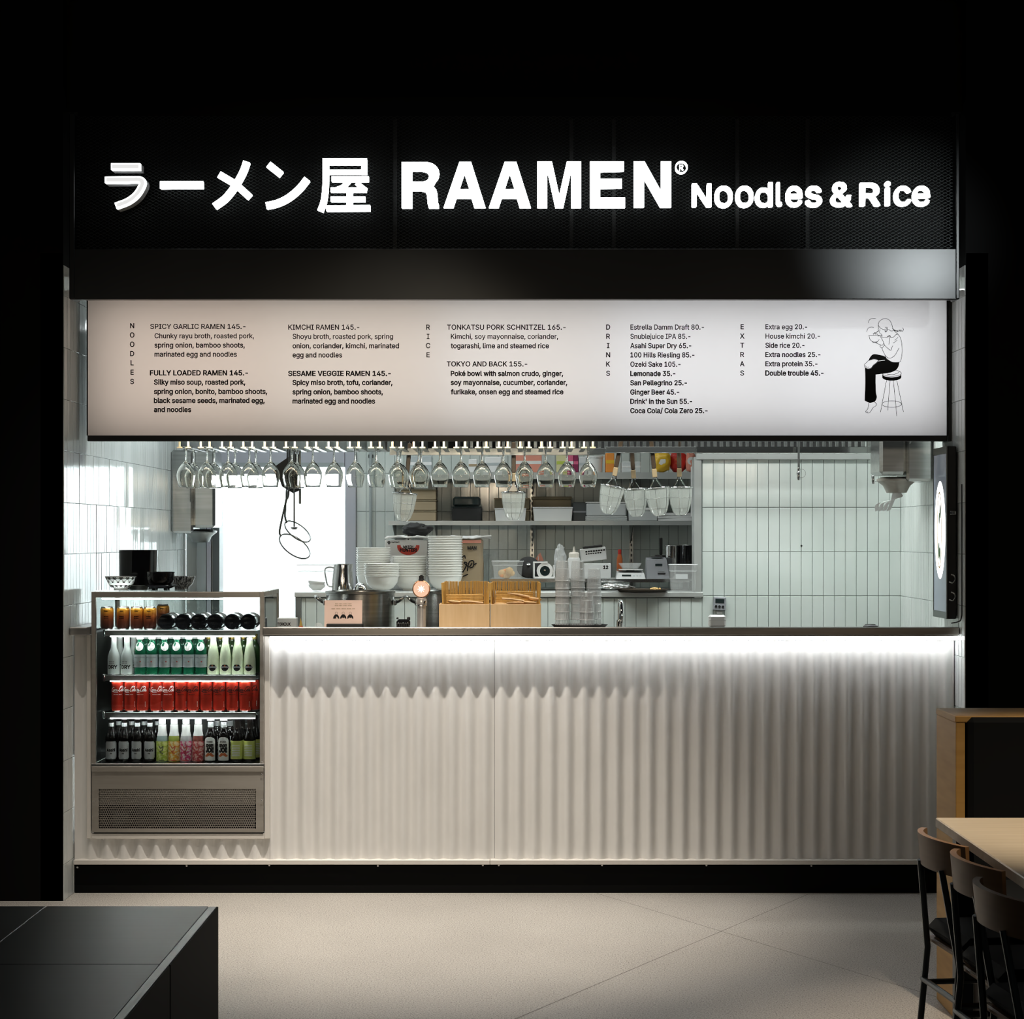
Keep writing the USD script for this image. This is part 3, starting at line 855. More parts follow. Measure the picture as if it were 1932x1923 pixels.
# ================================================================ the counter
YC = .085                                    # front of the steel edge
ZC = PZ(1184, YC)                            # its top
ZW = ZC - .020                               # work surface behind the raised edge
FX0, FX1 = PX(172, .15), PX(498, .15)        # fridge
ct = thing('service_counter', 'long white corrugated counter with a steel top and black plinth', 'counter', (0, 0, 0))
ze = PZ(1199, YC)
obj('steel_top', [bx(FX1 + .003, XR - .002, YC, YC + .030, ze, ZC, .003), bx(FX1 + .003, XR - .002, YC + .0305, .56, ZW - .02, ZW)], 'steel_edge', ct)
obj('steel_top', bx(XL + .002, FX0 - .003, YC, .56, ze, ZC, .003), 'steel_edge', ct, 'short steel top left of the fridge')
obj('led_strip', bx(PX(509, .13), PX(1809, .13), .128, .146, PZ(1208, .13), ze - .001), 'led', ct, 'white light strip under the steel edge', smooth=False)
obj('strip_rail', bx(PX(509, .15), PX(1809, .15), .1465, .166, PZ(1206, .15), ze - .001), 'trim_cream', ct)
YK, AMP, PITCH = .177, .0095, 31.0 * S(.177)
ZB, ZT = PZ(1622, .17), PZ(1209, .17)
PHASE = PX(543, .177)                        # a crest


def corrugated(x0, x1, z0, z1, top=None):
    n = max(8, int((x1 - x0) / PITCH * 14))
    xs = np.linspace(x0, x1, n + 1)
    y = YK - AMP * np.cos(2 * math.pi * (xs - PHASE) / PITCH)
    v = [(x, yy, z0) for x, yy in zip(xs, y)] + [(x, yy, z1) for x, yy in zip(xs, y)]
    v += [(x, yy + .004, z0) for x, yy in zip(xs, y)] + [(x, yy + .004, z1) for x, yy in zip(xs, y)]
    m = n + 1
    f = []
    for k in range(n):
        f += [(k, k + 1, m + k + 1, m + k), (2 * m + k + 1, 2 * m + k, 3 * m + k, 3 * m + k + 1), (m + k, m + k + 1, 3 * m + k + 1, 3 * m + k), (k + 1, k, 2 * m + k, 2 * m + k + 1)]
    return tm(v, f)


seam = PX(933, .177)
px_l = PX(510, .177)
obj('corrugated_panel', corrugated(px_l, seam - .0008, ZB, ZT), 'panel_cream', ct, 'left corrugated front panel', smooth=60)
obj('corrugated_panel', corrugated(seam + .0008, XR - .003, ZB, ZT), 'panel_cream', ct, 'right corrugated front panel', smooth=60)
zfb = PZ(1582, .17)
obj('corrugated_panel', corrugated(XL + .004, PX(166, .17), ZB, ze - .001), 'panel_cream', ct, 'narrow panel left of the fridge', smooth=60)
obj('corrugated_panel', corrugated(PX(166, .17), px_l - .001, ZB, zfb), 'panel_cream', ct, 'low panel under the fridge', smooth=60)
obj('carcass', [bx(px_l, XR - .003, .20, .55, ZB, ZW - .021), bx(XL + .004, px_l, .20, .55, ZB, zfb - .02)], 'matte_black', ct, smooth=False)
obj('base_trim', bx(XL + .004, seam - .02, .150, .20, PZ(1632, .15), ZB + .001, .002), 'trim_cream', ct)
obj('base_trim', bx(seam - .019, XR - .003, .150, .20, PZ(1632, .15), ZB + .001, .002), 'trim_cream', ct)
obj('plinth', bx(XL + .004, XR - .003, STEP, .30, .0, PZ(1632, .15) - .001), 'plinth_black', ct)
fr = [bx(PX(498.5, .155), PX(508.5, .155), .159, .19, zfb, ze - .002, .002), bx(PX(163, .155), PX(171, .155), .159, .19, zfb, ze - .002, .002), bx(PX(171.2, .155), PX(498.3, .155), .159, .19, zfb - .001, PZ(1573, .155), .002)]
for m_ in fr:
    obj('fridge_surround', m_, 'trim_cream', ct)
scr = lathe([(0, .003), (.003, .0028), (.005, .001), (.0055, 0), (0, 0)], 10)
for px, py, Y in [(352, 1634, .178), (508, 1633, .178), (713, 1634, .178), (911, 1633, .178), (941, 1633, .178), (1136, 1633, .178), (1333, 1633, .178), (1531, 1634, .178), (146, 1637, .178), (194, 1583, .166), (321, 1582.5, .166), (446, 1581.5, .166)]:
    obj('screw', move(scr, (PX(px, Y), Y - .0005, PZ(py, Y)), rx=90), 'polished', ct)

# ================================================================ the drinks fridge
YF, YR = .152, .66
ZF0, ZF1 = PZ(1571, YF), PZ(1117, YF)
fg = thing('drinks_fridge', 'steel-framed glass display fridge full of cans and bottles', 'fridge', (0, 0, 0))
zin = PZ(1441, YF)
post = .0185
for x in (FX0, FX1 - post):
    obj('post', bx(x, x + post, YF, YF + .022, zin - .02, ZF1, .0015), 'steel_warm', fg)
    obj('post', bx(x, x + post, YR - .022, YR, zin - .02, ZF1, .0015), 'steel_warm', fg)
obj('top_frame', [bx(FX0 + post, FX1 - post, YF, YF + .022, ZF1 - .024, ZF1, .0015), bx(FX0 + post, FX1 - post, YR - .022, YR, ZF1 - .02, ZF1, .0015), bx(FX0, FX0 + .02, YF + .022, YR - .022, ZF1 - .02, ZF1, .001), bx(FX1 - .02, FX1, YF + .022, YR - .022, ZF1 - .02, ZF1, .001)], 'steel_warm', fg)
obj('top_glass', bx(FX0 + .012, FX1 - .012, YF + .01, YR - .01, ZF1 + .0005, ZF1 + .005), 'window_glass', fg, smooth=False)
obj('front_glass', bx(FX0 + post, FX1 - post, YF + .006, YF + .010, zin + .002, ZF1 - .024), 'window_glass', fg, smooth=False)
obj('side_glass', bx(FX1 - .008, FX1 - .004, YF + .023, YR - .023, ZW, ZF1 - .021), 'window_glass', fg, smooth=False)
obj('side_glass', bx(FX0 + .004, FX0 + .008, YF + .023, YR - .023, ZW, ZF1 - .021), 'window_glass', fg, smooth=False)
obj('back_glass', bx(FX0 + post, FX1 - post, YR - .010, YR - .006, ZC - .02, ZF1 - .021), 'window_glass', fg, smooth=False)
obj('liner', [bx(FX0 + .001, FX0 + .012, YF + .023, YR - .023, zin, ZW - .01), bx(FX1 - .012, FX1 - .001, YF + .023, YR - .023, zin, ZW - .01), bx(FX0 + .012, FX1 - .012, YR - .02, YR - .012, zin, ZC - .021)], 'steel_dark', fg)
YS1 = .24                                    # row of drinks
SHELF = [PZ(1187.5, YS1), PZ(1271.5, YS1), PZ(1341.5, YS1), PZ(1436.5, YS1)]
sx0, sx1 = PX(199, .2), PX(483, .2)
for k, z in enumerate(SHELF[:3]):
    p = obj('shelf', bx(sx0, sx1, .200, .60, z - .006, z - .0006), 'window_glass', fg, 'glass shelf with a steel front lip', smooth=False)
    obj('shelf_lip', bx(sx0, sx1, .192, .1995, z - .026, z - .002, .001), 'steel', p)
    obj('lip_end', bx(sx0 - .010, sx0 - .001, .191, .204, z - .030, z + .001, .002), 'chrome', p)
    obj('shelf_lamp', bx(sx0 + .02, sx1 - .004, .1998, .2045, z - .0315, z - .0270), 'fridge_led', p, smooth=False)
obj('top_lamp', bx(FX0 + .04, FX1 - .04, YF + .024, YF + .032, ZF1 - .033, ZF1 - .027), 'fridge_led', fg, smooth=False)
obj('floor_plate', bx(FX0 + .013, FX1 - .013, YF + .01, YR - .03, zin - .012, SHELF[3] - .0006), 'steel', fg)
obj('lower_frame', bx(FX0, FX1, YF - .001, YF + .03, zin - .016, zin, .002), 'steel', fg)
# machine panel with a perforated grille: a ring of steel round every hole
zp1 = PZ(1446, YF)
gx0, gx1, gz0, gz1 = PX(186, YF), PX(483, YF), PZ(1564, YF), PZ(1489, YF)
obj('machine_panel', [bx(FX0 + .002, gx0, YF + .002, YF + .006, ZF0, zp1 - .002), bx(gx1, FX1 - .002, YF + .002, YF + .006, ZF0, zp1 - .002), bx(gx0, gx1, YF + .002, YF + .006, gz1, zp1 - .002), bx(gx0, gx1, YF + .002, YF + .006, ZF0, gz0)], 'steel_warm', fg, smooth=False)
obj('panel_lip', bx(FX0 + .002, FX1 - .002, YF - .004, YF + .0015, PZ(1456, YF), zp1 - .001, .001), 'steel_warm', fg)
hp = 4.12 * S(YF)
V, Fm = [], []
row, z = 0, gz0 + hp * .5
ncx = int((gx1 - gx0) / hp)
hp_x = (gx1 - gx0) / (ncx + .5)
vh = (gz1 - gz0) / 18
for r in range(18):
    for c in range(ncx):
        x, z = gx0 + hp_x * (c + .5 + (.5 if r % 2 else 0)), gz0 + vh * (r + .5)
        b0 = len(V)
        R0 = hp_x * .40
        for k in range(12):
            a = math.pi * 2 * k / 12 + math.pi / 12
            # cell outline: a hexagon with flat sides left and right
            t = (a + math.pi / 6) % (math.pi / 3) - math.pi / 6
            hx = (hp_x / 2) / math.cos(t)
            V += [(x + hx * math.cos(a), YF + .003, z + hx * math.sin(a) * vh / hp_x * 1.155), (x + R0 * math.cos(a), YF + .003, z + R0 * math.sin(a)), (x + R0 * math.cos(a), YF + .006, z + R0 * math.sin(a))]
        for k in range(12):
            i, j = b0 + 3 * k, b0 + 3 * ((k + 1) % 12)
            Fm += [(i, j, j + 1, i + 1), (i + 1, j + 1, j + 2, i + 2)]
obj('grille', tm(V, Fm), 'steel_warm', fg, 'perforated steel grille', kind='stuff', smooth=False)
obj('inner_box', [bx(FX0 + .01, FX1 - .01, .40, .41, ZF0, zin - .02), bx(FX0 + .003, FX0 + .01, YF + .008, .40, ZF0, zin - .02), bx(FX1 - .01, FX1 - .003, YF + .008, .40, ZF0, zin - .02), bx(FX0 + .01, FX1 - .01, YF + .008, .40, ZF0 - .006, ZF0)], 'matte_black', fg, smooth=False)
obj('compressor_tray', bx(FX0 + .03, FX1 - .03, YF + .02, .30, gz0 + (gz1 - gz0) * .60, gz1 - .002), 'steel_warm', fg, smooth=False)
for x0_, x1_ in ((.07, .14), (.27, .36)):
    obj('machine_block', bx(FX0 + x0_, FX0 + x1_, .26, .38, ZF0 + .01, gz0 + .06, .004), 'steel_dark', fg)
for px, py in ((178, 1512), (494, 1461), (494, 1510), (172.5, 1440), (494, 1438)):
    obj('screw', move(scr, (PX(px, YF), YF - .0045, PZ(py, YF)), rx=90, s=.6), 'polished', fg)


# ---------------------------------------------------------------- drinks
def can_body(r, h):
    return lathe([(0, .004), (r * .72, .004), (r * .80, 0), (r * .86, .002), (r, .012), (r, h - .014), (r * .97, h - .010), (r * .84, h - .002), (r * .86, h), (r * .80, h), (r * .78, h - .004), (0, h - .004)], 28)


def can_parts(t, r, h, mat_, mk):
    obj('can_shell', lathe([(r * .86, .004), (r, .014), (r, h - .015), (r * .97, h - .0105), (r * .90, h - .006)], 28), mat_, t)
    obj('can_base', lathe([(0, .004), (r * .72, .004), (r * .80, 0), (r * .858, .003), (r * .859, .0041)], 28), 'can_silver', t)
    lid = obj('can_lid', lathe([(r * .90, h - .006), (r * .84, h - .002), (r * .86, h), (r * .80, h), (r * .78, h - .004), (0, h - .004)], 28), 'can_silver', t)
    obj('ring_pull', move(ring((0, 0, 0), .007, .0012, 12, 5), (0, -.004, h - .002)), 'can_silver', lid)
    mk(t)


def print_(t, name, poly, r, z, mat_, turn=0.0, lift=.0005):
    obj(name, move(wrap(poly, r, lift, turn), (0, 0, z)), mat_, t, smooth=False)


def amber_print(t):
    for z, w, c in ((.078, .016, .0045), (.054, .020, .004), (.047, .020, .003)):
        g = unary_union([sbox(-w / 2 + i * w / 6, 0, -w / 2 + i * w / 6 + w / 9, c) for i in range(6)])
        print_(t, 'illegible_print', g, .029, z, 'brown_glass')


R_AMB, H_AMB = .029, .099
amber = Kind('beer_can', 'can', lambda t: can_parts(t, R_AMB, H_AMB, 'amber_can', amber_print), 'amber beer cans on the top fridge shelf')
for i, px in enumerate((202, 232.7, 258.4, 283)):
    amber.put(f'amber and dark red beer can, {ORD[i]} from the left on the top fridge shelf', (PX(px, .24), .24, SHELF[0]), (0, 0, (4, -3, 6, 0)[i]))
amber.put('amber beer can in the second row beside the lying wine bottles', (PX(283, .24) + .002, .53, SHELF[0]))


def script(words, w):
    """A flowing hand: loops and stems like a soft-drink script. words: list of curves."""
    return unary_union([LineString(curve(c, 5)).buffer(w / 2, quad_segs=2) for c in words])


# the soft drink's name in a flowing script, drawn by hand: C o c a - C o l a, unit x height 1
COLA = [[(1.5, 1.9), (1.1, 2.2), (.4, 1.6), (0, .6), (.2, -.1), (.8, .1), (1.3, .7)], [(1.7, .9), (1.3, .8), (1.25, .2), (1.6, 0), (1.95, .5), (1.7, .9), (2.2, .8)], [(2.9, .8), (2.5, .9), (2.2, .3), (2.5, 0), (3.0, .4)],
        [(3.7, .8), (3.3, .9), (3.0, .3), (3.3, 0), (3.7, .8), (3.7, .1), (4.1, .3)], [(4.3, .5), (4.8, .6)],
        [(6.6, 1.8), (6.2, 2.3), (5.4, 1.7), (5.0, .6), (5.2, -.1), (5.8, .1), (6.3, .7)], [(5.6, 2.3), (6.6, 2.6), (7.8, 2.4)], [(6.8, .9), (6.4, .8), (6.3, .2), (6.7, 0), (7.0, .5), (6.8, .9), (7.2, .8)],
        [(7.3, .4), (7.9, 1.8), (7.8, 2.1), (7.5, 1.2), (7.5, .1), (7.9, .3)], [(8.6, .8), (8.2, .9), (7.9, .3), (8.2, 0), (8.6, .8), (8.6, .1), (9.0, .3)], [(.8, -.1), (2.6, -.55), (4.4, -.35)]]
cola_poly = script([[(x + .18 * y, y) for x, y in c] for c in COLA], .26)
R_C, H_C = .0268, .139


def cola_print(mat_):
    def go(t):
        g = centered(affinity.scale(cola_poly, .0068, .0085, origin=(0, 0)))
        print_(t, 'script_print', g, R_C, .088, mat_, 6)
        small = centered(text_poly('ORIGINAL TASTE' if mat_ == 'paper_white' else 'ZERO SUGAR', .0032, bold=.04))
        print_(t, 'small_print', small, R_C, .072, mat_)
        print_(t, 'side_print', unary_union([sbox(.026, .012 + i * .005, .0285, .0155 + i * .005) for i in range(5)]), R_C, .008, 'paper_white', 0)
    return go


cola = Kind('cola_can', 'can', lambda t: can_parts(t, R_C, H_C, 'cola_red', cola_print('paper_white')), 'red cola cans with white script')
zero = Kind('sugar_free_cola_can', 'can', lambda t: can_parts(t, R_C, H_C, 'cola_red', cola_print('ink')), 'red cola cans with black script')
for i, px in enumerate((221.5, 246.6, 269.5, 295, 318, 341.7, 364.6, 389.5, 413.8, 438.6, 462.8)):
    k, n_ = (cola, i) if i < 5 else (zero, i - 5)
    k.put(f'slim red cola can with {"white" if i < 5 else "black"} script, {ORD[n_]} of its kind from the left', (PX(px, .232), .232, SHELF[2]), (0, 0, (14, -6, -24, 10, 0, 4, -8, 12, -3, 6, -10)[i]))
zero.put('slim red cola can with black script half hidden at the fridge door post', (PX(480.0, .276), .276, SHELF[2]), (0, 0, -30))
for i in range(9):
    (cola if i < 4 else zero).put(f'red cola can, {ORD[i]} in the second row behind the front cans', (PX(233.5 + i * 24.2, .295), .295, SHELF[2]), (0, 0, 20 * i))


def bottle_glass(prof, n=24):
    return lathe(prof, n)


# swing of profiles: (radius, height) as fractions
def scaled(prof, r, h):
    return [(a * r, b * h) for a, b in prof]


P_BEER = [(0, 0), (.9, 0), (1, .02), (1, .50), (.96, .56), (.78, .63), (.56, .69), (.47, .78), (.42, .92), (.42, .93)]
P_CAP = lambda r, h, t=.010: [(0, h + .001), (r * .9, h + .001), (r, h - .002), (r * 1.05, h - t), (0, h - t)]


def asahi(t):
    r, h = .0255, .196
    obj('bottle', bottle_glass(scaled(P_BEER, r, h) + [(0, .95 * h)]), 'brown_glass', t)
    obj('cap', lathe([(0, h), (.012, h), (.0145, h - .004), (.0148, h - .011), (0, h - .011)], 18), 'can_silver', t)
    obj('neck_label', lathe([(.0122, h * .745), (.0118, h * .86), (.0112, h * .865), (.0112, h * .74)], 18), 'silver_label', t)
    lb = Polygon([(-.027, .008), (-.021, 0), (.021, 0), (.027, .008), (.027, .070), (.021, .078), (-.021, .078), (-.027, .070)])
    lab = obj('label', move(wrap(lb, r, .0006), (0, 0, .012)), 'silver_label', t, smooth=False)
    g = centered(text_poly('Asahi', .0125, .036, bold=.07))
    obj('label_print', move(wrap(g, r, .0010), (0, 0, .046)), 'ink', lab, smooth=False)
    g = unary_union([sbox(-.004, 0, -.0005, .006), sbox(.0005, 0, .004, .006)]).union(lb.buffer(-.002).difference(lb.buffer(-.0026)))
    obj('label_print', move(wrap(g.intersection(lb), r, .0010), (0, 0, .012)).copy(), 'device_grey', lab, smooth=False)
    obj('label_print', move(wrap(unary_union([sbox(-.004, 0, -.0005, .006), sbox(.0005, 0, .004, .006)]), r, .0010), (0, 0, .034)), 'ink_grey', lab, smooth=False)


beer = Kind('dark_beer_bottle', 'bottle', asahi, 'dark beer bottles with silver labels')
for i, px in enumerate((210, 235, 259.3, 283)):
    beer.put(f'dark beer bottle with silver label, {ORD[i]} from the left on the bottom shelf', (PX(px, .235), .235, SHELF[3]), (0, 0, (8, -4, -8, 0)[i]))
for i, px in enumerate((224, 248.5, 272, 297)):
    beer.put(f'dark beer bottle in the second row, {ORD[i]} from the left on the bottom shelf', (PX(px, .30), .30, SHELF[3]), (0, 0, 90))


def sake(t):
    r, h = .0268, .160
    obj('bottle', bottle_glass([(0, 0), (r * .95, 0), (r, .003), (r, .062), (r * .95, .078), (r * .72, .098), (r * .52, .112), (r * .46, .125), (r * .46, .142), (0, .142)]), 'frosted', t)
    obj('cap', lathe([(0, h), (.0115, h), (.0125, h - .002), (.0125, h - .020), (.0118, h - .021), (0, h - .021)], 18), 'white_plastic', t)
    print_(t, 'print', centered(text_poly('DRY', .0155, .040, bold=.05)), r, .024, 'ink', -4)
    for z in (.046, .053):
        print_(t, 'illegible_print', unary_union([sbox(-.016 + i * .006, 0, -.012 + i * .006, .0035) for i in range(4)]), r, z, 'device_grey', -6)


sk = Kind('sake_bottle', 'bottle', sake, 'frosted sake bottles')
for i, px in enumerate((214.8, 239.5)):
    sk.put(('leftmost', 'right-hand')[i] + ' frosted white bottle printed DRY beside the green bottles', (PX(px, .235), .235, SHELF[1]), (0, 0, 4))
for i, px in enumerate((226, 252)):
    sk.put(f'frosted white bottle behind the {("leftmost", "right-hand")[i]} DRY bottle', (PX(px, .30), .30, SHELF[1]), (0, 0, 4))


def mineral(t):
    r, h = .0257, .166
    obj('bottle', bottle_glass([(0, .002), (r * .9, 0), (r, .004), (r, .098), (r * .9, .110), (r * .66, .130), (r * .5, .142), (r * .46, .150), (r * .46, .158), (0, .158)]), 'green_glass', t)
    obj('cap', lathe([(0, h), (.0135, h), (.016, h - .003), (.0162, h - .012), (.013, h - .016), (0, h - .016)], 18), 'white_plastic', t)
    g = shapely.segmentize(Polygon([(.0185 * math.sin(a), .019 * math.cos(a)) for a in np.linspace(0, 2 * math.pi, 20)[:-1]]), .005)
    m = extrude(g, .0006); v = np.array(m.vertices)
    zz = v[:, 1] + .121
    rr = np.interp(zz, [.098, .110, .130, .142, .158], [r, r * .9, r * .66, r * .5, r * .46]) + v[:, 2] + .0006
    a = v[:, 0] / np.maximum(rr, r * .74)
    obj('neck_label', tm(np.stack([rr * np.sin(a), -rr * np.cos(a), zz], 1), np.array(m.faces)), 'label_white', t, smooth=False)
    lab = obj('label', patch(r, .030, .086, -88, 88, 14, .0006), 'label_grey', t)
    obj('label_print', [move(wrap(centered(text_poly('S.PELLEGRINO', .0052, bold=.05)), r, .0012), (0, 0, .070)), move(wrap(unary_union([sbox(-.017, 0, -.004, .0016), sbox(-.015, .005, -.006, .0066), sbox(-.02, -.008, .012, -.0068)]), r, .0012), (0, 0, .048))], 'device_grey', lab, smooth=False)
    star = Polygon([(.0042 * (1 if k % 2 == 0 else .42) * math.sin(math.pi * k / 5), .0042 * (1 if k % 2 == 0 else .42) * math.cos(math.pi * k / 5)) for k in range(10)])
    obj('label_star', move(wrap(star, r, .0013, 10), (0, 0, .055)), 'red_print', lab, smooth=False)


mn = Kind('water_bottle', 'bottle', mineral, 'green mineral water bottles')
for i, px in enumerate((264.3, 287.2, 310.6, 333.7, 356.6, 379.5)):
    mn.put(f'green mineral water bottle with white neck label, {ORD[i]} from the left', (PX(px, .235), .235, SHELF[1]), (0, 0, (2, -8, 12, 0, -4, 2)[i]))


def lemon(t):
    r, h = .0262, .160
    obj('bottle', bottle_glass([(0, 0), (r * .95, 0), (r, .003), (r, .050), (r * .94, .078), (r * .78, .105), (r * .60, .128), (r * .50, .143), (r * .48, .146), (0, .146)]), 'pale_lime', t)
    obj('cap', lathe([(0, h), (.012, h), (.0132, h - .003), (.0132, h - .016), (0, h - .016)], 18), 'white_plastic', t)
    g = Point(0, 0).buffer(.0155, quad_segs=5).intersection(sbox(-.02, -.016, .02, .013))
    em = obj('emblem', move(wrap(g, r, .0006), (0, 0, .029)), 'ink', t, smooth=False)
    obj('emblem_band', move(wrap(Polygon([(-.019, .002), (0, .004), (.019, .002), (.019, -.004), (0, -.002), (-.019, -.004)]), r, .0010), (0, 0, .031)), 'device_grey', em, smooth=False)
    obj('emblem_crest', move(wrap(Point(0, .007).buffer(.003, quad_segs=2), r, .0010), (0, 0, .030)), 'moustache', em, smooth=False)


lm = Kind('lemon_bottle', 'bottle', lemon, 'pale lime bottles with a round black emblem')
for i, px in enumerate((402.6, 425.4, 448.2, 471.2)):
    lm.put(f'pale lime bottle with round black emblem, {ORD[i]} from the left', (PX(px, .235), .235, SHELF[1]), (0, 0, (-2, 2, 0, -5)[i]))


def foil_bottle(t):
    r, h = .0262, .172
    obj('bottle', bottle_glass([(0, 0), (r, .003), (r, .09), (r * .8, .115), (r * .45, .135), (r * .42, .15), (0, .15)]), 'dark_green_glass', t)
    obj('foil', lathe([(r * .44, .148), (r * .46, .166), (r * .4, h), (0, h)], 14), 'gold_foil', t)


fb = Kind('gold_necked_bottle', 'bottle', foil_bottle, 'green bottles with gold foil necks in the row behind')
for i, px in enumerate((394, 415.5, 437.8, 460, 481)):
    fb.put(f'green bottle with gold foil neck, {ORD[i]} from the left behind the pale lime bottles', (PX(px, .295), .295, SHELF[1]))
gb = Kind('green_bottle', 'bottle', lambda t: (obj('bottle', bottle_glass([(0, .002), (.0257, .002), (.0257, .098), (.017, .13), (.012, .15), (0, .15)]), 'green_glass', t), obj('cap', lathe([(0, .166), (.0155, .164), (.0158, .15), (0, .15)], 14), 'white_plastic', t)), 'green bottles in the row behind')
for i in range(5):
    gb.put(f'green bottle in the second row behind the mineral water, {ORD[i]} from the left', (PX(277 + i * 23, .30), .30, SHELF[1]))


def soft(print_mat, drink):
    def go(t):
        r, h = .0262, .184
        obj('bottle', bottle_glass([(0, 0), (r * .95, 0), (r, .003), (r, .092), (r * .93, .104), (r * .72, .122), (r * .62, .130), (r * .62, .16), (0, .16)]), drink, t)
        obj('neck_wrap', lathe([(r * .86, .113), (r * .80, .120), (r * .70, .132), (r * .66, .160), (r * .60, .162)], 18), 'label_white', t)
        obj('cap', lathe([(0, h), (.014, h), (.0155, h - .002), (.0155, h - .020), (0, h - .020)], 18), 'white_plastic', t)
        lab = obj('label', patch(r, .003, .090, -100, 100, 14, .0006), print_mat, t)
        obj('label_print', [move(wrap(LineString(curve([(-.010, .070), (-.002, .060), (.008, .068), (.004, .050), (-.006, .046), (.006, .036)], 4)).buffer(.0016), r, .0011), (0, 0, 0)), move(wrap(sbox(-.012, .006, .012, .010), r, .0011), (0, 0, 0))], 'ink_grey' if 'lime' in print_mat else 'red_print', lab, smooth=False)
    return go


for px, nm, pm, dm, lb in ((306.3, 'lemonade_bottle', 'floral_lime', 'drink_aqua', 'clear lemonade bottle with a yellow-green floral label'), (328.6, 'orange_drink_bottle', 'floral_orange', 'drink_olive', 'lemonade bottle with an orange and yellow floral label'),
                           (351, 'pink_drink_bottle', 'floral_pink', 'drink_clear', 'clear lemonade bottle with a hot pink floral label'), (374, 'rose_drink_bottle', 'floral_rose', 'drink_wine', 'dark rose lemonade bottle with a dusty pink label')):
    t = thing(nm, lb, 'bottle', (PX(px, .235), .235, SHELF[3]), group=None)
    soft(pm, dm)(t)


def ginger(t):
    r, h = .0272, .191
    obj('bottle', bottle_glass([(0, 0), (r * .95, 0), (r, .003), (r, .105), (r * .92, .120), (r * .62, .138), (r * .46, .152), (r * .42, .18), (0, .18)]), 'brown_glass', t)
    obj('cap', lathe([(0, h), (.013, h), (.0155, h - .004), (.016, h - .012), (0, h - .012)], 18), 'white_plastic', t)
    obj('neck_label', lathe([(r * .50, .150), (r * .47, .172), (r * .42, .173), (r * .42, .15)], 18), 'silver_label', t)
    lb = Polygon([(-.026, 0), (.026, 0), (.026, .085)] + [(.026 * math.cos(a), .085 + .018 * math.sin(a)) for a in np.linspace(0, math.pi, 10)][1:])
    lab = obj('label', move(wrap(lb, r, .0006), (0, 0, .006)), 'label_white', t, smooth=False)
    obj('label_print', [move(wrap(centered(text_poly('GINGER', .0115, .034, bold=.11)), r, .0011), (0, 0, .066)), move(wrap(centered(text_poly('JOE', .019, .034, bold=.12)), r, .0011), (0, 0, .043)), move(wrap(centered(text_poly('STONES', .006, .026, bold=.05)), r, .0011), (0, 0, .085))], 'ink', lab, smooth=False)
    mo = Polygon(np.vstack([curve([(-.023, -.002), (-.016, .002), (-.010, .010), (-.004, .012), (0, .009), (.004, .012), (.010, .010), (.016, .002), (.023, -.002)], 4), curve([(.023, -.002), (.012, -.005), (.004, -.001), (0, .001), (-.004, -.001), (-.012, -.005), (-.023, -.002)], 4)]))
    obj('moustache', move(wrap(mo.buffer(0), r, .0011), (0, 0, .028)), 'moustache', lab, smooth=False)


gj = Kind('ginger_beer_bottle', 'bottle', ginger, 'ginger beer bottles with an orange moustache')
for i, px in enumerate((397.6, 422.3)):
    gj.put(f'{("left", "right")[i]} ginger beer bottle with an orange moustache on its label', (PX(px, .235), .235, SHELF[3]), (0, 0, (-2, 2)[i]))
for i, px in enumerate((410, 434)):
    gj.put(f'{("left", "right")[i]} dark bottle behind the ginger beer with the moustache', (PX(px, .30), .30, SHELF[3]), (0, 0, 40))


def pale_ale(t):
    r, h = .0272, .195
    obj('bottle', bottle_glass([(0, 0), (r * .95, 0), (r, .003), (r, .095), (r * .92, .108), (r * .62, .130), (r * .44, .150), (r * .40, .185), (0, .187)]), 'brown_glass', t)
    obj('cap', lathe([(0, h), (.010, h), (.0125, h - .004), (.013, h - .011), (0, h - .011)], 18), 'matte_black', t)
    lab = obj('label', patch(r, .012, .092, -85, 85, 14, .0006), 'label_lime', t)
    obj('label_print', [move(wrap(sbox(-.018, .026 + i * .0075, .018, .0295 + i * .0075), r, .0011), (0, 0, 0)) for i in range(7)], 'label_white', lab, smooth=False)


pa = Kind('pale_ale_bottle', 'bottle', pale_ale, 'dark bottles with lime labels')
for i, px in enumerate((447, 471)):
    pa.put(f'{("left", "right")[i]} dark bottle with a lime label and white lines', (PX(px, .235), .235, SHELF[3]), (0, 0, (-3, -8)[i]))
for i, px in enumerate((457, 481.5)):
    pa.put(f'{("left", "right")[i]} dark bottle behind the two lime-labelled bottles', (PX(px, .30), .30, SHELF[3]), (0, 0, 30))


def wine(t):                                  # lies along y, its base towards the camera
    r, L = .0345, .30
    prof = [(0, .010), (.018, .006), (r * .88, 0), (r, .006), (r, .19), (r * .9, .205), (r * .5, .228), (.0145, .245), (.0145, L), (0, L)]
    obj('bottle', move(lathe(prof, 28), rx=-90), 'gloss_black', t)
    obj('foil', move(lathe([(.0152, .232), (.0155, L + .001), (0, L + .002)], 16), rx=-90), 'matte_black', t)
    obj('label', move(lathe([(r + .0004, .06), (r + .0004, .15)], 28), rx=-90), 'ink_grey', t)


wn = Kind('wine_bottle', 'bottle', wine, 'wine bottles lying on the top fridge shelf')
for i, px in enumerate((312.2, 344.6, 374.5, 405.2, 437.5, 467.8)):
    wn.put(f'dark wine bottle lying base outwards, {ORD[i]} from the left', (PX(px, .20), .20, SHELF[0] + .0345), (0, 0, 0))

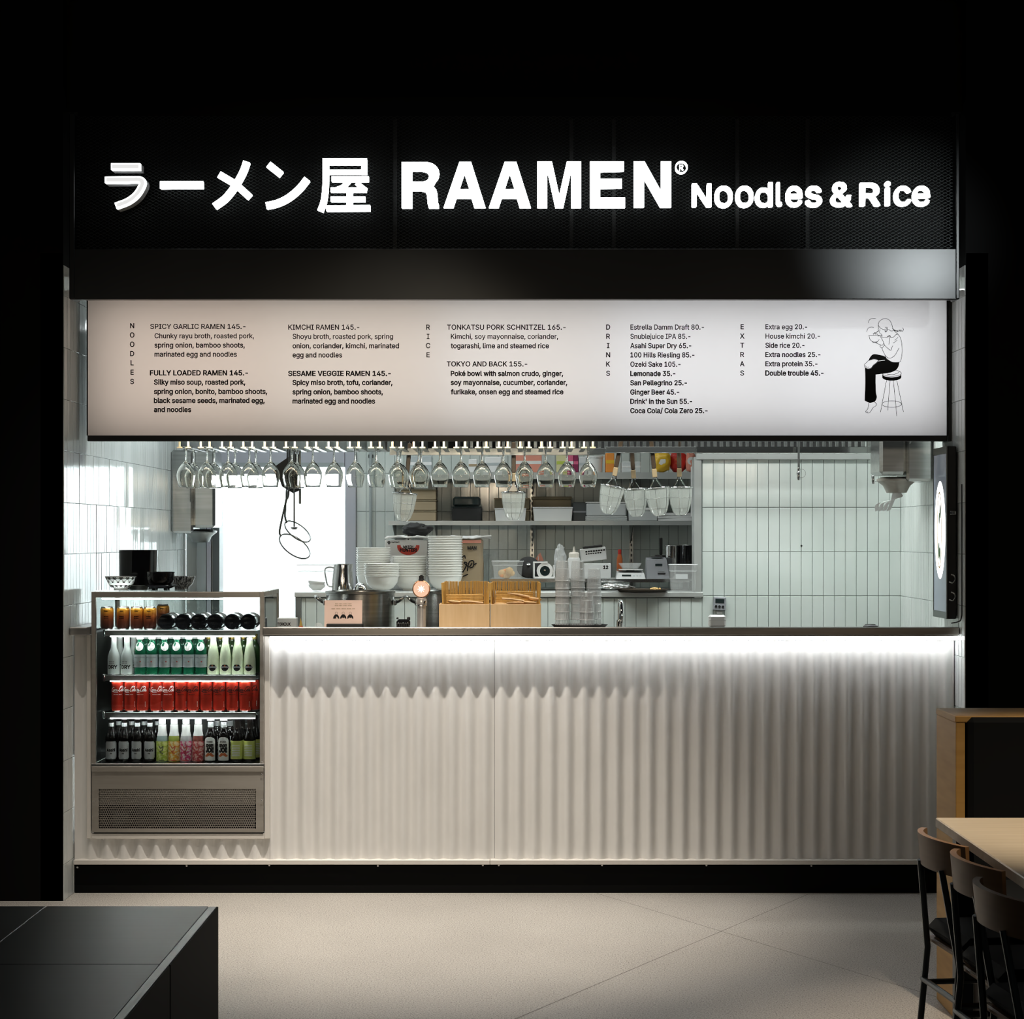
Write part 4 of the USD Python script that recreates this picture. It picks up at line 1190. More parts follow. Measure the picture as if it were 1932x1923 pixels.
# ================================================================ hanging glass rack and wine glasses
GY, GZ = .50, PZ(846.5, .50)
sG = S(GY)
rk = thing('glass_rack', 'brass-tipped hanging rail rack holding upside-down wine glasses', 'glass rack', (0, 0, 0))
GPX = [350.8 + 39.93 * i for i in range(20)]
obj('top_plate', bx(PX(335, GY), PX(1126, GY), .44, .86, GZ + .052, GZ + .056), 'steel', rk)
for px in GPX:
    for s_ in (-1, 1):
        x = PX(px + 8.2 * s_, GY)
        r_ = obj('rail', [bx(x - .0042, x + .0042, .455, .86, GZ + .004, GZ + .052, .001), bx(x - .0105, x + .0105, .455, .86, GZ, GZ + .0045, .001)], 'steel', rk)
        obj('rail_tip', [bx(x - .0046, x + .0046, .446, .455, GZ + .003, GZ + .052, .0015), bx(x - .0125, x + .0125, .446, .455, GZ - .001, GZ + .0055, .0012)], 'brass', r_)


def wine_glass(t):
    # upside down: the foot at the top, z = 0 at the underside of its foot, the rim below
    pr = [(0, .0065), (.010, .0062), (.034, .0048), (.0345, .0030), (.034, .0018), (.012, .0002), (.0060, -.005), (.0045, -.016), (.0042, -.040), (.0048, -.054), (.009, -.062), (.018, -.072), (.030, -.088), (.039, -.106), (.0415, -.122), (.0400, -.140), (.0355, -.160), (.0325, -.176),
          (.0318, -.1768), (.0312, -.176), (.0342, -.160), (.0386, -.140), (.0400, -.122), (.0375, -.107), (.0285, -.090), (.016, -.075), (.006, -.067), (0, -.0655)]
    obj('glass', lathe(pr[::-1], 28), 'wine_glass', t, smooth=True)


wg = Kind('wine_glass', 'wine glass', wine_glass, 'wine glasses hanging upside down in the rack')
for i, px in enumerate(GPX):
    wg.put(f'upside-down wine glass hanging in the rack, {ORD[i]} from the left', (PX(px, GY), GY, GZ + .0026), (0, 0, 20 * i))
for i in (0, 1, 3, 2, 5, 10, 11, 16):
    wg.put(f'upside-down wine glass behind the {ORD[i]} front glass from the left', (PX(GPX[i], GY), .70, GZ + .0026))

# ================================================================ extractor hood over the hatch
hd = thing('extractor_hood', 'long stainless steel extractor hood above the kitchen hatch', 'extractor hood', (0, 0, 0))
YH = 1.12
obj('front_beam', bx(PX(735, YH), PX(1142, YH), YH, YH + .012, PZ(859, YH), PZ(846, YH), .002), 'steel', hd)
obj('front_beam', bx(PX(1142.4, YH), PX(1313, YH), YH, YH + .012, PZ(855, YH), PZ(843, YH), .002), 'steel', hd)
obj('front_beam', bx(PX(1313.4, YH), PX(1646, YH), YH, YH + .03, PZ(855, YH), PZ(843, YH), .002), 'polished', hd)
obj('gutter', bx(PX(1315, 1.30), PX(1646, 1.30), 1.336, 1.354, PZ(867.5, 1.336), PZ(856, 1.336), .003), 'shelf_steel', hd)
obj('housing', [bx(PX(735, YH), PX(1646, YH), YH + .205, YH + .22, PZ(843, YH), 2.5), bx(PX(735, YH), PX(1646, YH), YH + .0, YH + .205, 2.12, 2.16)], 'matte_black', hd)
px = 862
while px < 1640:
    obj('baffle_slat', bx(PX(px, YH + .05), PX(px + 6.2, YH + .05), YH + .045, YH + .075, PZ(844, YH), 2.12, .002), 'steel', hd)
    px += 12.1
for px, p1, p2 in ((1507, 886, 906), (1648, 889, 913)):
    c = thing('hanging_pull', f'thin hanging metal pull with a small wire loop, {"in mid-wall" if px < 1600 else "beside the paper towel dispenser"}', 'pull cord', (PX(px, 1.05), 1.05, PZ(p2, 1.05)))
    s_ = S(1.05)
    obj('rod', cyl((0, 0, (p2 - p1) * s_), (0, 0, 2.72 - PZ(p2, 1.05)), .0055, 8), 'steel', c)
    obj('nozzle', lathe([(0, 0), (.006, 0), (.0085, .012), (.008, .035), (.0045, .042), (.0075, .048), (.0075, .058), (0, .062)], 12), 'polished', c)
    obj('loop', ring((.012, 0, .032), .021, .0009, 20, 5, 'y'), 'steel', c)

# ================================================================ noodle strainers


def strainer(t, handle=.15):
    R, h = .0585, .135                       # rim at z = 0
    prof = [(.0, -h), (.024, -h + .002), (.038, -h + .018), (.050, -h + .055), (.0565, -.03), (R, 0)]
    obj('basket', lathe(prof, 28), 'wire_net', t, smooth=True)
    rb = []
    for k in range(6):
        a = k * math.pi / 3 + .3
        rb.append(tube([(r * math.cos(a), r * math.sin(a), z) for r, z in prof], .0009, 5))
    obj('basket_ribs', rb + [ring((0, 0, -.05), .0545, .0007, 24, 4), ring((0, 0, -.1), .042, .0007, 24, 4)], 'polished', t)
    obj('rim', ring((0, 0, 0), R, .0036, 28, 8), 'chrome', t)
    for s_ in (-1, 1):
        obj('neck_wire', tube(curve([(s_ * .030, .048, .001), (s_ * .022, .046, .016), (s_ * .010, .042, .036), (s_ * .0075, .040, .058)], 4), .0032, 7), 'chrome', t)
    obj('ferrule', bx(-.0115, .0115, .033, .047, .052, .095, .003), 'handle_tan', t)
    obj('handle', bx(-.0105, .0105, .033, .047, .0951, .095 + handle, .004), 'handle_brown', t)
    obj('hang_wire', tube([(0, .040, .094 + handle), (0, .040, 2.122 - PZ(923, 1.15))], .0016, 6), 'chrome', t)


sr = Kind('noodle_strainer', 'strainer', strainer, 'noodle strainers hanging from the hood')
for px, py, a, lb in ((764, 931, 5, 'fine mesh noodle strainer hanging behind the wine glasses, above the bowl stacks'), (969, 929, 0, 'fine mesh noodle strainer hanging in front of the white shelf tub'), (1156, 918, 11, 'leftmost and most tilted of four noodle strainers hanging side by side'),
                      (1198, 923, -4, 'second from the left of four noodle strainers hanging side by side'), (1239, 921, -6, 'third from the left of four noodle strainers hanging side by side'), (1283.5, 920, -1, 'rightmost of four noodle strainers hanging side by side')):
    Yq = 1.165 if px in (1198, 1283.5) else 1.096
    sr.put(lb, (PX(px, Yq), Yq, PZ(py, Yq)), (0, a, 0))

# skimmers and a black sheet hanging on the left
YQ = .95
for ii, (lb, hp_, c, R, u, mn) in enumerate((('long wire skimmer hanging lowest in front of the bright doorway', [(545, 926), (540, 945), (533, 975), (527.5, 1003), (530, 1011)], (556, 1031), 33, (27, 21), .42), ('shorter wire skimmer hanging above the longer one', [(541, 928), (539, 950), (538, 975), (541, 985)], (561.5, 1003), 28.5, (22, 18), .38))):
    YQ = (.90, 1.02)[ii]
    t = thing('wire_skimmer', lb, 'skimmer', (PX(c[0], YQ), YQ, PZ(c[1], YQ)))
    sq = S(YQ)
    hp_ = [(hp_[0][0] + 2, (CY - (2.004 - H) / sq))] + hp_
    u = np.array([u[0], 0, -u[1]], float); u /= np.linalg.norm(u)
    w = np.array([u[2], 0, -u[0]]) * -1
    v = np.array([0, 1, 0]) * math.sqrt(1 - mn ** 2) + w * mn
    Rm = R * sq
    obj('hoop', tube([u * Rm * math.cos(a) + v * Rm * math.sin(a) for a in np.linspace(0, 2 * math.pi, 36, endpoint=False)], .0034, 6, loop=True), 'steel_dark', t)
    net = []
    for k in range(-5, 6):
        q = k / 6.0
        e = math.sqrt(1 - q * q)
        net += [cyl((u * q - v * e) * Rm, (u * q + v * e) * Rm, .00045, 4), cyl((v * q - u * e) * Rm, (v * q + u * e) * Rm, .00045, 4)]
    obj('wire_net', net, 'polished', t)
    obj('handle', tube(curve([((x - c[0]) * sq, -.002, (c[1] - y) * sq) for x, y in hp_ + [(c[0] - R * .8 * u[0] / abs(u[0]), c[1] - R * .64)]], 4), .0048, 8), 'steel_dark', t)
t = thing('hanging_ladle_rod', 'thin straight dark ladle rod hanging beside the wire skimmers', 'ladle', (PX(555, .93), .93, PZ(995, .93)))
obj('rod', cyl((0, 0, 0), (0, 0, 2.004 - PZ(995, .93)), .0042, 8), 'steel_dark', t)
obj('bowl', lathe([(0, -.012), (.012, -.010), (.018, 0), (.017, .001), (.011, -.008), (0, -.010)], 16), 'polished', t)
t = thing('black_scraper', 'flat black scraper hanging behind the sixth wine glass', 'scraper', (PX(550, .98), .98, PZ(905, .98)))
sq = S(.98)
obj('blade', sheet(Polygon([((x - 550) * sq, (905 - y) * sq) for x, y in [(519, 880), (545, 862), (556, 856), (567, 858), (567, 925), (553, 931), (532, 918)]]), .003, .006), 'matte_black', t)
obj('handle', [bx(14 * sq, 18 * sq, -.004, .006, -46 * sq, 120 * sq, .002), bx(-28 * sq, 20 * sq, -.004, .006, 72 * sq, 76 * sq, .002)], 'steel_dark', t)

t = thing('utensil_rail', 'thin steel rail holding the skimmers and black scraper', 'rail', (PX(520, .96), .96, 2.004))
for y in (-.06, .06, -.03):
    obj('bar', cyl((-.05, y, .004), (.20, y, .004), .004, 8), 'steel', t)
for x in (-.04, .19):
    obj('hanger', [cyl((x, -.065, .004), (x, .065, .004), .004, 6), cyl((x, 0, .004), (x, 0, .716), .004, 6)], 'steel', t)

# ================================================================ paper towel dispensers on the side walls


def dispenser(t, side, paper):
    """side +1: on the right wall (the wall at +x of the origin). Origin: wall face, bottom of the body."""
    q = -side
    obj('body', bx(q * .001, q * .122, 0, .24, 0, .46, .012), 'steel', t)
    obj('cover', bx(q * .123, q * .245, -.002, .242, .030, .462, .014), 'steel', t)
    obj('handle', bx(q * .105, q * .112, -.014, -.0005, .17, .30, .003), 'polished', t)
    m = lathe([(0, .010), (.070, .010), (.092, .0), (.090, -.008), (.062, -.03), (.046, -.062), (.030, -.064), (0, -.060)], 24)
    obj('funnel', move(m, (q * .145, .12, .012)), 'steel_warm' if side > 0 else 'steel_dark', t)
    if paper:
        pts = []
        m = []
        for k in range(4):
            c = curve([(q * .145 + .006 * k - .01, .115 + .004 * k, -.05), (q * .150 - .012 + .01 * k, .11, -.075), (q * .17 - .02 * k, .105, -.10), (q * .185 - .016 * k, .11 + .006 * k, -.135)], 4)
            a = np.array(c) + np.array([.010, .002, .004]); b = np.array(c) - np.array([.010, .004, .002])
            n = len(c)
            m.append(tm(np.vstack([a, b]), [(i, i + 1, n + i + 1, n + i) for i in range(n - 1)]))
        obj('paper_end', m, 'paper_white', t)


t = thing('towel_dispenser', 'steel paper towel dispenser with hanging paper on the right wall', 'paper dispenser', (XR - .0012, .60, PZ(908, .60)))
dispenser(t, 1, True)
t = thing('towel_dispenser', 'dark steel paper towel dispenser on the left tiled wall', 'paper dispenser', (XL + .0012, 2.42, PZ(1006, 2.42)))
dispenser(t, -1, False)

# ================================================================ swing-out display board on the right wall
db = thing('display_board', 'narrow lit display board with a white bowl picture on the right wall', 'display board', (1.834, .12, PZ(1168, .12)))
bh = PZ(842, .12) - PZ(1168, .12)
obj('case', bx(.0, .037, 0, .27, 0, bh, .003), 'black_paint', db)
obj('frame', [bx(-.005, -.0002, .0, .27, 0, .028), bx(-.005, -.0002, .0, .27, bh - .03, bh), bx(-.005, -.0002, 0, .012, .028, bh - .03), bx(-.005, -.0002, .258, .27, .028, bh - .03)], 'steel_dark', db)
sc = obj('screen', bx(-.003, -.0002, .013, .257, .029, bh - .031), 'screen_face', db)


def on_screen(poly, mat_, name, lift):
    v = extrude(poly, .0004)
    p = np.array(v.vertices)
    obj(name, tm(np.stack([-.0032 - lift - p[:, 2], .135 - p[:, 0], bh * .515 + p[:, 1]], 1), np.array(v.faces)), mat_, sc, smooth=False)


ell = lambda a, b, x=0, y=0: affinity.translate(affinity.scale(Point(0, 0).buffer(1, quad_segs=10), a, b), x, y)
on_screen(ell(.105, .215), 'screen_white', 'pictured_bowl', 0)
on_screen(ell(.046, .168, -.01).difference(ell(.041, .160, -.01)), 'food_gold', 'pictured_broth', .0005)
on_screen(unary_union([ell(.012, .035, -.02, -.09), ell(.01, .03, .0, -.105), ell(.012, .03, .005, .08), ell(.008, .025, -.012, .05)]), 'leaf_green', 'pictured_herbs', .0006)
for z, k in ((.51, 0), (.13, 1), (.045, 1)):
    obj('hinge' if k else 'latch', move(tube(curve([(.004, 0, -.014), (.018, 0, -.018), (.028, 0, -.004), (.026, 0, .012), (.012, 0, .018)], 4), .003, 6), (0, -.006, bh * .05 + z * .9 + .02)) if k else bx(.008, .034, -.012, -.0005, z * .9 - .01, z * .9 + .006, .002), 'polished', db)
wr_ = thing('wall_cable', 'thin dark cable running down the right tiled wall edge', 'cable', (XR - .004, .035, 1.17))
obj('cable', tube(curve([(-.03, .06, .005), (-.01, .03, .012), (0, .01, .03), (0, 0, .12), (0, 0, .6)], 5), .0028, 6), 'matte_black', wr_)

# ================================================================ things on the fridge
ZFT = ZF1 + .0052
t = thing('black_bucket', 'tall glossy black bucket standing on the fridge', 'bucket', (PX(261, .47), .47, ZFT))
zc = PZ(1038, .47) - ZFT
obj('bucket', lathe([(0, .003), (.079, 0), (.082, .004), (.0855, zc - .004), (.0865, zc), (.083, zc), (.079, .01), (0, .008)], 36), 'gloss_black', t)
t = thing('steel_dish', 'small grey steel dish between the two bowls on the fridge', 'dish', (PX(262, .33), .33, ZFT))
obj('dish', lathe([(0, .002), (.040, 0), (.046, .018), (.044, .018), (.038, .004), (0, .005)], 24), 'steel_dark', t)


def open_bowl(r0, r1, h, wall=.003, foot=.008):
    return [(0, foot * .5), (r0 * .86, foot * .5), (r0 * .9, 0), (r0, 0), (r0, foot), (r0 * 1.25, foot + .006), (r0 + (r1 - r0) * .62, h * .42), (r1, h - .001), (r1 - wall * .6, h), (r1 - wall, h - .001), (r0 + (r1 - r0) * .55, h * .45), (r0 * 1.1, foot + .009), (0, foot + .006)]


t = thing('patterned_bowl', 'white bowl with a black star lattice pattern, left end of the fridge top', 'bowl', (PX(228, .25), .25, ZFT))
r0, r1, hb = .030, .0670, .060
obj('bowl', lathe(open_bowl(r0, r1, hb), 36), 'bowl_white', t)
V = []
fac = lambda u, v: ((r0 + (r1 - r0) * np.interp(v, [0, .42, 1], [.30, .62, 1.0]) + .0006), .012 + v * (hb - .014))
for k in range(14):                                        # star lattice as thin raised print on the side
    for j in range(3):
        for da in range(6):
            a0 = (k + .5 * (j % 2)) * 2 * math.pi / 14; v0 = .18 + .33 * j
            pts = []
            for q in np.linspace(0, 1, 4):
                v = v0 + q * .20 * math.sin(da * math.pi / 3); a = a0 + q * .24 * math.cos(da * math.pi / 3)
                r, z = fac(0, min(max(v, 0), 1)); pts.append((r * math.cos(a), r * math.sin(a), z))
            V.append(tube(pts, [.0025, .0020, .0013, .0007], 4, caps=False))
obj('lattice_print', V, 'ink', t, smooth=False)
obj('rim_print', ring((0, 0, hb - .0015), r1, .0012, 36, 5), 'ink', t)
t = thing('lacquer_bowl', 'black lacquered bowl on little feet beside the bucket', 'bowl', (PX(303.5, .25), .25, ZFT))
obj('bowl', lathe([(0, .016), (.030, .014), (.048, .022), (.058, .045), (.060, .074), (.0615, .080), (.058, .080), (.056, .05), (.044, .028), (0, .022)], 36), 'gloss_black', t)
obj('saucer', lathe([(0, .008), (.045, .008), (.068, .020), (.069, .022), (.045, .0125), (0, .0125)], 36), 'gloss_black', t)
for k in range(4):
    a = math.pi / 4 + k * math.pi / 2
    obj('foot', bx(-.008, .008, -.006, .006, 0, .0095, .002).apply_translation((.036 * math.cos(a), .036 * math.sin(a), 0)), 'gloss_black', t)
t = thing('speckled_bowl', 'black and white speckled bowl right of the lacquer bowl', 'bowl', (PX(343, .48), .48, ZFT))
obj('bowl', lathe(open_bowl(.032, .060, .056), 36), 'marble_bowl', t)

# ================================================================ on the counter
YI = .33
sI = S(YI)


def at(name, label, cat, px, Y=YI, z=None, rz=0):
    return thing(name, label, cat, (PX(px, Y), Y, ZW if z is None else z), (0, 0, rz))


t = at('small_white_box', 'small grey-white carton printed in capitals beside the fridge', 'carton', 541, .42)
obj('carton', bx(-.044, .046, 0, .05, 0, .046, .003), 'label_grey', t)
obj('print', move(sheet(centered(text_poly('TORKDUK', .013, .058, bold=.06)), 0, .0006), (-.012, -.0002, .012)), 'ink', t, smooth=False)
t = at('gold_cone', 'small gold pyramid ornament near the card holder', 'ornament', 568, .36)
obj('cone', tm([(-.009, -.006, 0), (.009, -.006, 0), (.009, .012, 0), (-.009, .012, 0), (-.002, .002, .050)], [(0, 1, 4, 4), (1, 2, 4, 4), (2, 3, 4, 4), (3, 0, 4, 4), (3, 2, 1, 0)]), 'gold_foil', t, smooth=False)
obj('cone_band', bx(-.0095, .0095, -.0068, -.0062, 0, .012), 'red', t)
t = at('clear_dome', 'crumpled clear plastic dome beside the card holder', 'dome', 601, .36)
obj('dome', lathe([(.022, 0), (.0225, .002), (.020, .014), (.013, .024), (.005, .028), (0, .0285)], 18), 'clear_plastic', t)
obj('rim', ring((0, 0, .0014), .0225, .0012, 20, 5), 'clear_plastic', t)

t = at('card_holder', 'peach card with three little figures in a black holder', 'card holder', 651)
bw = .0795
obj('base', [bx(-bw, bw, -.03, -.006, 0, .025, .002), bx(-bw, bw, .000, .03, 0, .025, .002), bx(-bw, bw, -.006, .0, 0, .010)], 'matte_black', t)
card = move(bx(-.0835, .0835, -.0012, 0, 0, .118), (0, 0, 0))
pr = []
tilt = lambda m: move(move(m, (0, 0, 0), rx=-7), (-.008, -.003, .011))
cd = obj('card', tilt(card), 'peach_card', t, smooth=False)
for z, w, n_, hgt in ((.100, .074, 22, .0034), (.092, .076, 22, .0034), (.078, .104, 26, .0040)):
    obj('illegible_print', tilt(move(sheet(unary_union([sbox(-w / 2 + i * w / n_, 0, -w / 2 + (i + .62) * w / n_, hgt) for i in range(n_) if i % 6 != 4]), 0, .0004), (0, -.0013, z))), 'handle_tan', cd, smooth=False)
for k in range(3):
    cx_ = -.031 + k * .031
    body = Polygon([(-.014, 0), (-.012, .010), (-.006, .018), (.006, .018), (.012, .010), (.014, 0), (.009, 0), (.005, .006), (0, .002) if k else (.001, .010), (-.005, .006) if k else (-.002, 0), (-.009, 0)])
    hd_ = Point(0, .024).buffer(.006, quad_segs=5).difference(Point(0, .024).buffer(.0052, quad_segs=5))
    obj('printed_figure', tilt(move(sheet(unary_union([body.buffer(0), hd_]), 0, .0004), (cx_, -.0013, .036))), 'ink', cd, smooth=False)

t = at('claw_clip', 'small black ribbed claw clip between pot and beer tap', 'clip', 761, .30)
obj('shell', bx(-.030, .030, -.016, .016, .010, .046, .010), 'gloss_black', t)
for k in range(6):
    obj('tooth', bx(-.029 + k * .0102, -.0225 + k * .0102, -.019, .012, .0, .030, .002), 'matte_black', t)
obj('grip', [bx(-.030, -.022, -.01, .01, .046, .054, .002), bx(.016, .030, -.01, .01, .040, .056, .003)], 'matte_black', t)
for k in range(5):
    obj('glint_stud', move(trimesh.creation.icosphere(1, .0028), (-.020 + k * .010, -.0165, .030)), 'polished', t)

# beer tap
t = at('beer_tap', 'chrome beer tap with a round glowing peach medallion', 'beer tap', 795, .35)
s_ = S(.35)
zt = lambda py: PZ(py, .35) - ZW
obj('column', lathe([(0, 0), (.024, 0), (.024, .004), (.0205, .006), (.0205, zt(1142)), (.024, zt(1140)), (.026, zt(1136)), (.023, zt(1130)), (.012, zt(1128)), (0, zt(1128))], 28), 'tap_chrome', t)
obj('collar', ring((0, 0, zt(1142)), .0225, .0035, 24, 8), 'chrome', t)
obj('neck', cyl((0, 0, zt(1129)), (0, 0, zt(1124)), .010, 14), 'chrome', t)
zm = zt(1111.5)
obj('medallion', move(lathe([(0, 0), (.036, 0), (.0395, .004), (.0395, .016), (.036, .020), (0, .020)], 36), (0, .010, zm), rx=90), 'copper', t)
ln = obj('lens', move(lathe([(.0345, 0), (.030, .0035), (.015, .006), (0, .0065)], 32), (0, -.0102, zm), rx=90), 'tap_lens', t, 'glowing peach lens')
star = unary_union([affinity.rotate(Polygon([(-.003, 0), (0, .016), (.003, 0), (0, -.016)]), a, origin=(0, 0)) for a in (0, 45, 90, 135)]).buffer(.001)
obj('lens_star', move(sheet(star, 0, .002), (0, -.0158, zm)), 'tap_glow', ln, smooth=False)
obj('top_knob', lathe([(0, 0), (.013, 0), (.012, .006), (.010, .010), (.0115, .020), (.006, .021), (.006, .024), (0, .024)], 18).apply_translation((0, 0, zm + .038)), 'matte_black', t)
obj('tap_spout', tube(curve([(0, .012, zm - .03), (.012, .02, zm - .038), (.016, -.012, zm - .05), (.012, -.02, zm - .065)], 4), .005, 8), 'chrome', t)

# chopstick boxes
for i, (p0, p1) in enumerate(((828, 924), (925, 1021))):
    nm = ('left', 'right')[i]
    yb0, yb1 = .27, .42
    x0, x1 = PX(p0, yb0), PX(p1, yb0)
    hb = PZ(1140, yb0) - ZW
    bxx = thing('cutlery_box', f'{nm} pale wooden box of chopsticks and spoons on the counter', 'box', ((x0 + x1) / 2, yb0, ZW))
    w = (x1 - x0) / 2 - .0006
    obj('front_board', bx(-w, w, 0, .008, 0, hb, .001), 'light_wood', bxx)
    obj('back_board', bx(-w, w, yb1 - yb0 - .008, yb1 - yb0, 0, hb, .001), 'light_wood', bxx)
    for q in (-1, 1):
        obj('side_board', bx(q * w, q * (w - .008), .0082, yb1 - yb0 - .0082, 0, hb, .001), 'light_wood', bxx)
    obj('base_board', bx(-w + .0082, w - .0082, .0082, yb1 - yb0 - .0082, 0, .006), 'light_wood', bxx)
CS = Kind('chopstick', 'chopsticks', lambda t: obj('stick', [bx(-.0036, .0036, -.003, .003, 0, .196, .0008)], 'bamboo', t), 'paired wooden chopsticks standing in the boxes')
for i, (p0, p1) in enumerate(((836, 924), (927, 1020))):
    ztop = PZ(1097, .40)
    n_ = 25
    for k in range(n_):
        x = PX(p0 + 3 + (p1 - p0 - 6) * k / (n_ - 1), .40)
        CS.put(f'wooden chopsticks standing at the back of the {("left", "right")[i]} box, {ORD[k]} from the left', (x, .400 + .002 * (k % 3), ztop - .196 + rng.uniform(-.0012, .002)), (0, rng.uniform(-.6, .6), 0), f'chopsticks standing at the back of the {("left", "right")[i]} box')
    for q in (0, 1):
        for k in range(5):
            lean = (0, 4 * (q - (1 - q)) * .6, 0)
            x = (PX(p0, .30) + .004 + .0015 * k) if q == 0 else (PX(p1, .30) - .010 - .0015 * k)
            CS.put(f'wooden chopsticks standing along the {("left", "right")[q]} side of the {("left", "right")[i]} box, {ORD[k]} from the front', (x, .292 + .021 * k, ztop - .200), lean, f'chopsticks standing at the sides of the {("left", "right")[i]} box')
FS = Kind('flat_stick', 'stirrer', lambda t: obj('stick', bx(-.0815, .0815, -.0035, .0035, 0, .0062, .0012), 'bamboo', t), 'flat wooden sticks lying in bundles')
for i, (pc, z0, n_) in enumerate(((877, PZ(1138, .34), 6), (970, PZ(1138, .34), 8))):
    for k in range(n_):
        for j in range(2):
            FS.put(f'flat wooden stick lying in the {("left", "right")[i]} box, {ORD[k]} from the bottom in the {("front", "back")[j]} pile', (PX(pc, .335) + (0, .002, -.001)[k % 3], .335 + .009 * j, z0 + .0066 * k), (0, (-.8, 1.0)[i], 0))


def spoon(t):
    r = .021
    m = trimesh.creation.icosphere(2, 1.0)
    v = np.array(m.vertices)
    v = v * np.array([.030, r, .012])
    v[:, 2] = np.where(v[:, 2] > 0, v[:, 2] * .35, v[:, 2])
    obj('spoon_bowl', tm(v, np.array(m.faces)), 'spoon_wood', t, smooth=True)
    obj('handle', tube(curve([(.026, 0, .002), (.045, 0, .004), (.08, 0, .006), (.125, 0, .005)], 4), .0048, 8), 'spoon_wood', t)


SP = Kind('wooden_spoon', 'spoon', spoon, 'wooden spoons lying in the chopstick boxes')
ztp = PZ(1139, .30)
for px, dz, rz, ry, lb in ((858, .010, 0, 6, 'wooden spoon with its bowl at the left of the left box'), (945, .000, 10, 2, 'wooden spoon low at the left of the right box'), (1010, .022, 176, 8, 'higher round wooden spoon at the right of the right box'), (1000, .006, 184, 5, 'lower wooden spoon at the right of the right box')):
    Yq = .305 + (.022 if 'higher' in lb else 0)
    SP.put(lb, (PX(px, Yq), Yq, ztp + dz), (0, ry if rz < 90 else -ry, rz))

# tray with clear cups
YT = .335
t = at('black_tray', 'low black oval plastic tray under the clear cups', 'tray', 1093.5, YT, ZW + .0005)
ov = lambda a, b: affinity.scale(Point(0, 0).buffer(1, quad_segs=10), a, b)
tr = lathe([(0, .002), (.098, .0), (.106, .004), (.124, .019), (.125, .0205), (.121, .0205), (.104, .007), (0, .006)], 40)
tr.vertices[:, 1] *= .72
obj('tray', tr, 'matte_black', t)
for px in (1058, 1072, 1127):
    obj('edge_clip', bx(PX(px, YT) - PX(1093.5, YT) - .0025, PX(px, YT) - PX(1093.5, YT) + .0025, -.085, -.080, .004, .012, .001), 'white_plastic', t)


def cup(t):                                   # mouth down
    R, r, h = .0325, .0255, .088
    obj('cup', lathe([(R - .0012, 0), (R, .001), (R + .001, .004), (R - .0004, .006), (r + .0008, h - .004), (r - .002, h), (r * .55, h - .002), (0, h - .002)], 24), 'clear_plastic', t, smooth=30)
    obj('cup_rim', ring((0, 0, .002), R, .0016, 24, 5), 'milky_plastic', t)
    obj('cup_ribs', [tube([((R - .0006) * math.cos(a), (R - .0006) * math.sin(a), .008), ((r + .0012) * math.cos(a), (r + .0012) * math.sin(a), h - .008)], .0006, 4) for a in np.linspace(0, 2 * math.pi, 16, endpoint=False)], 'milky_plastic', t)
    obj('base_ring', ring((0, 0, h - .001), r - .002, .0013, 20, 5), 'milky_plastic', t)


cp = Kind('clear_cup', 'cup', cup, 'clear plastic cups stacked upside down on the tray')
for lb, px, Y, n_ in (('left front', 1061, .318, 7), ('middle', 1090, .355, 7), ('right', 1121, .345, 6), ('short front', 1107, .289, 3)):
    for k in range(n_):
        cp.put(f'clear plastic cup in the {lb} stack on the tray, {ORD[k]} from the bottom', (PX(px, Y), Y, ZW + .0072 + .0345 * k), (0, 0, 7 * k))
t = at('water_tap', 'slim chrome tap standing behind the counter beside the cups', 'tap', 1170, .47)
zt2 = PZ(1134, .47) - ZW
obj('spout', tube(curve([(0, .02, 0), (0, .02, zt2 * .6), (0, .012, zt2 * .93), (.001, -.02, zt2), (.002, -.05, zt2 * .9), (.003, -.058, zt2 * .55)], 6), .0105, 12), 'chrome', t)
obj('base', lathe([(0, 0), (.017, 0), (.017, .03), (.012, .036), (0, .036)], 20).apply_translation((0, .02, 0)), 'chrome', t)
obj('lever', bx(.008, .014, -.004, .02, .02, .055, .002), 'chrome', t)
t = at('white_sponge_box', 'small white rounded box right of the tap', 'box', 1353, .46)
obj('box', bx(-.038, .038, -.02, .03, .004, .058, .008), 'white_plastic', t)
obj('lid_line', bx(-.0375, .0375, -.0206, .0306, .034, .036), 'device_white', t)
obj('foot', [bx(-.034, -.022, -.018, .028, 0, .004), bx(.022, .034, -.018, .028, 0, .004)], 'matte_black', t)
t = at('black_dish', 'small flat black dish at the right end of the counter', 'dish', 1642, .46)
obj('dish', lathe([(0, 0), (.028, 0), (.034, .006), (.022, .016), (0, .017)], 24), 'matte_black', t)
obj('handle', bx(-.033, .033, -.0345, -.0295, .008, .012, .001), 'device_grey', t)
# timer on the tiles
t = thing('kitchen_timer', 'small grey kitchen timer with three buttons on the tiles', 'timer', (PX(1357, YP - .002), YP - .002, PZ(1139, YP)), (0, 3, 0))
obj('case', bx(-.031, .031, -.02, 0, -.034, .034, .004), 'device_grey', t)
obj('display', bx(-.022, .022, -.0215, -.0202, .004, .024), 'glass_dark', t)
for k in range(3):
    obj('button', move(lathe([(0, .003), (.006, .003), (.0065, 0), (0, 0)], 14), (-.017 + k * .017, -.0202, -.014), rx=90), 'matte_black', t)
t = thing('timer_cradle', 'white wall cradle just below the kitchen timer', 'bracket', (PX(1357, YP - .002), YP - .002, PZ(1156, YP)))
obj('bracket', bx(-.014, .014, -.012, 0, -.006, .006, .002), 'white_plastic', t)

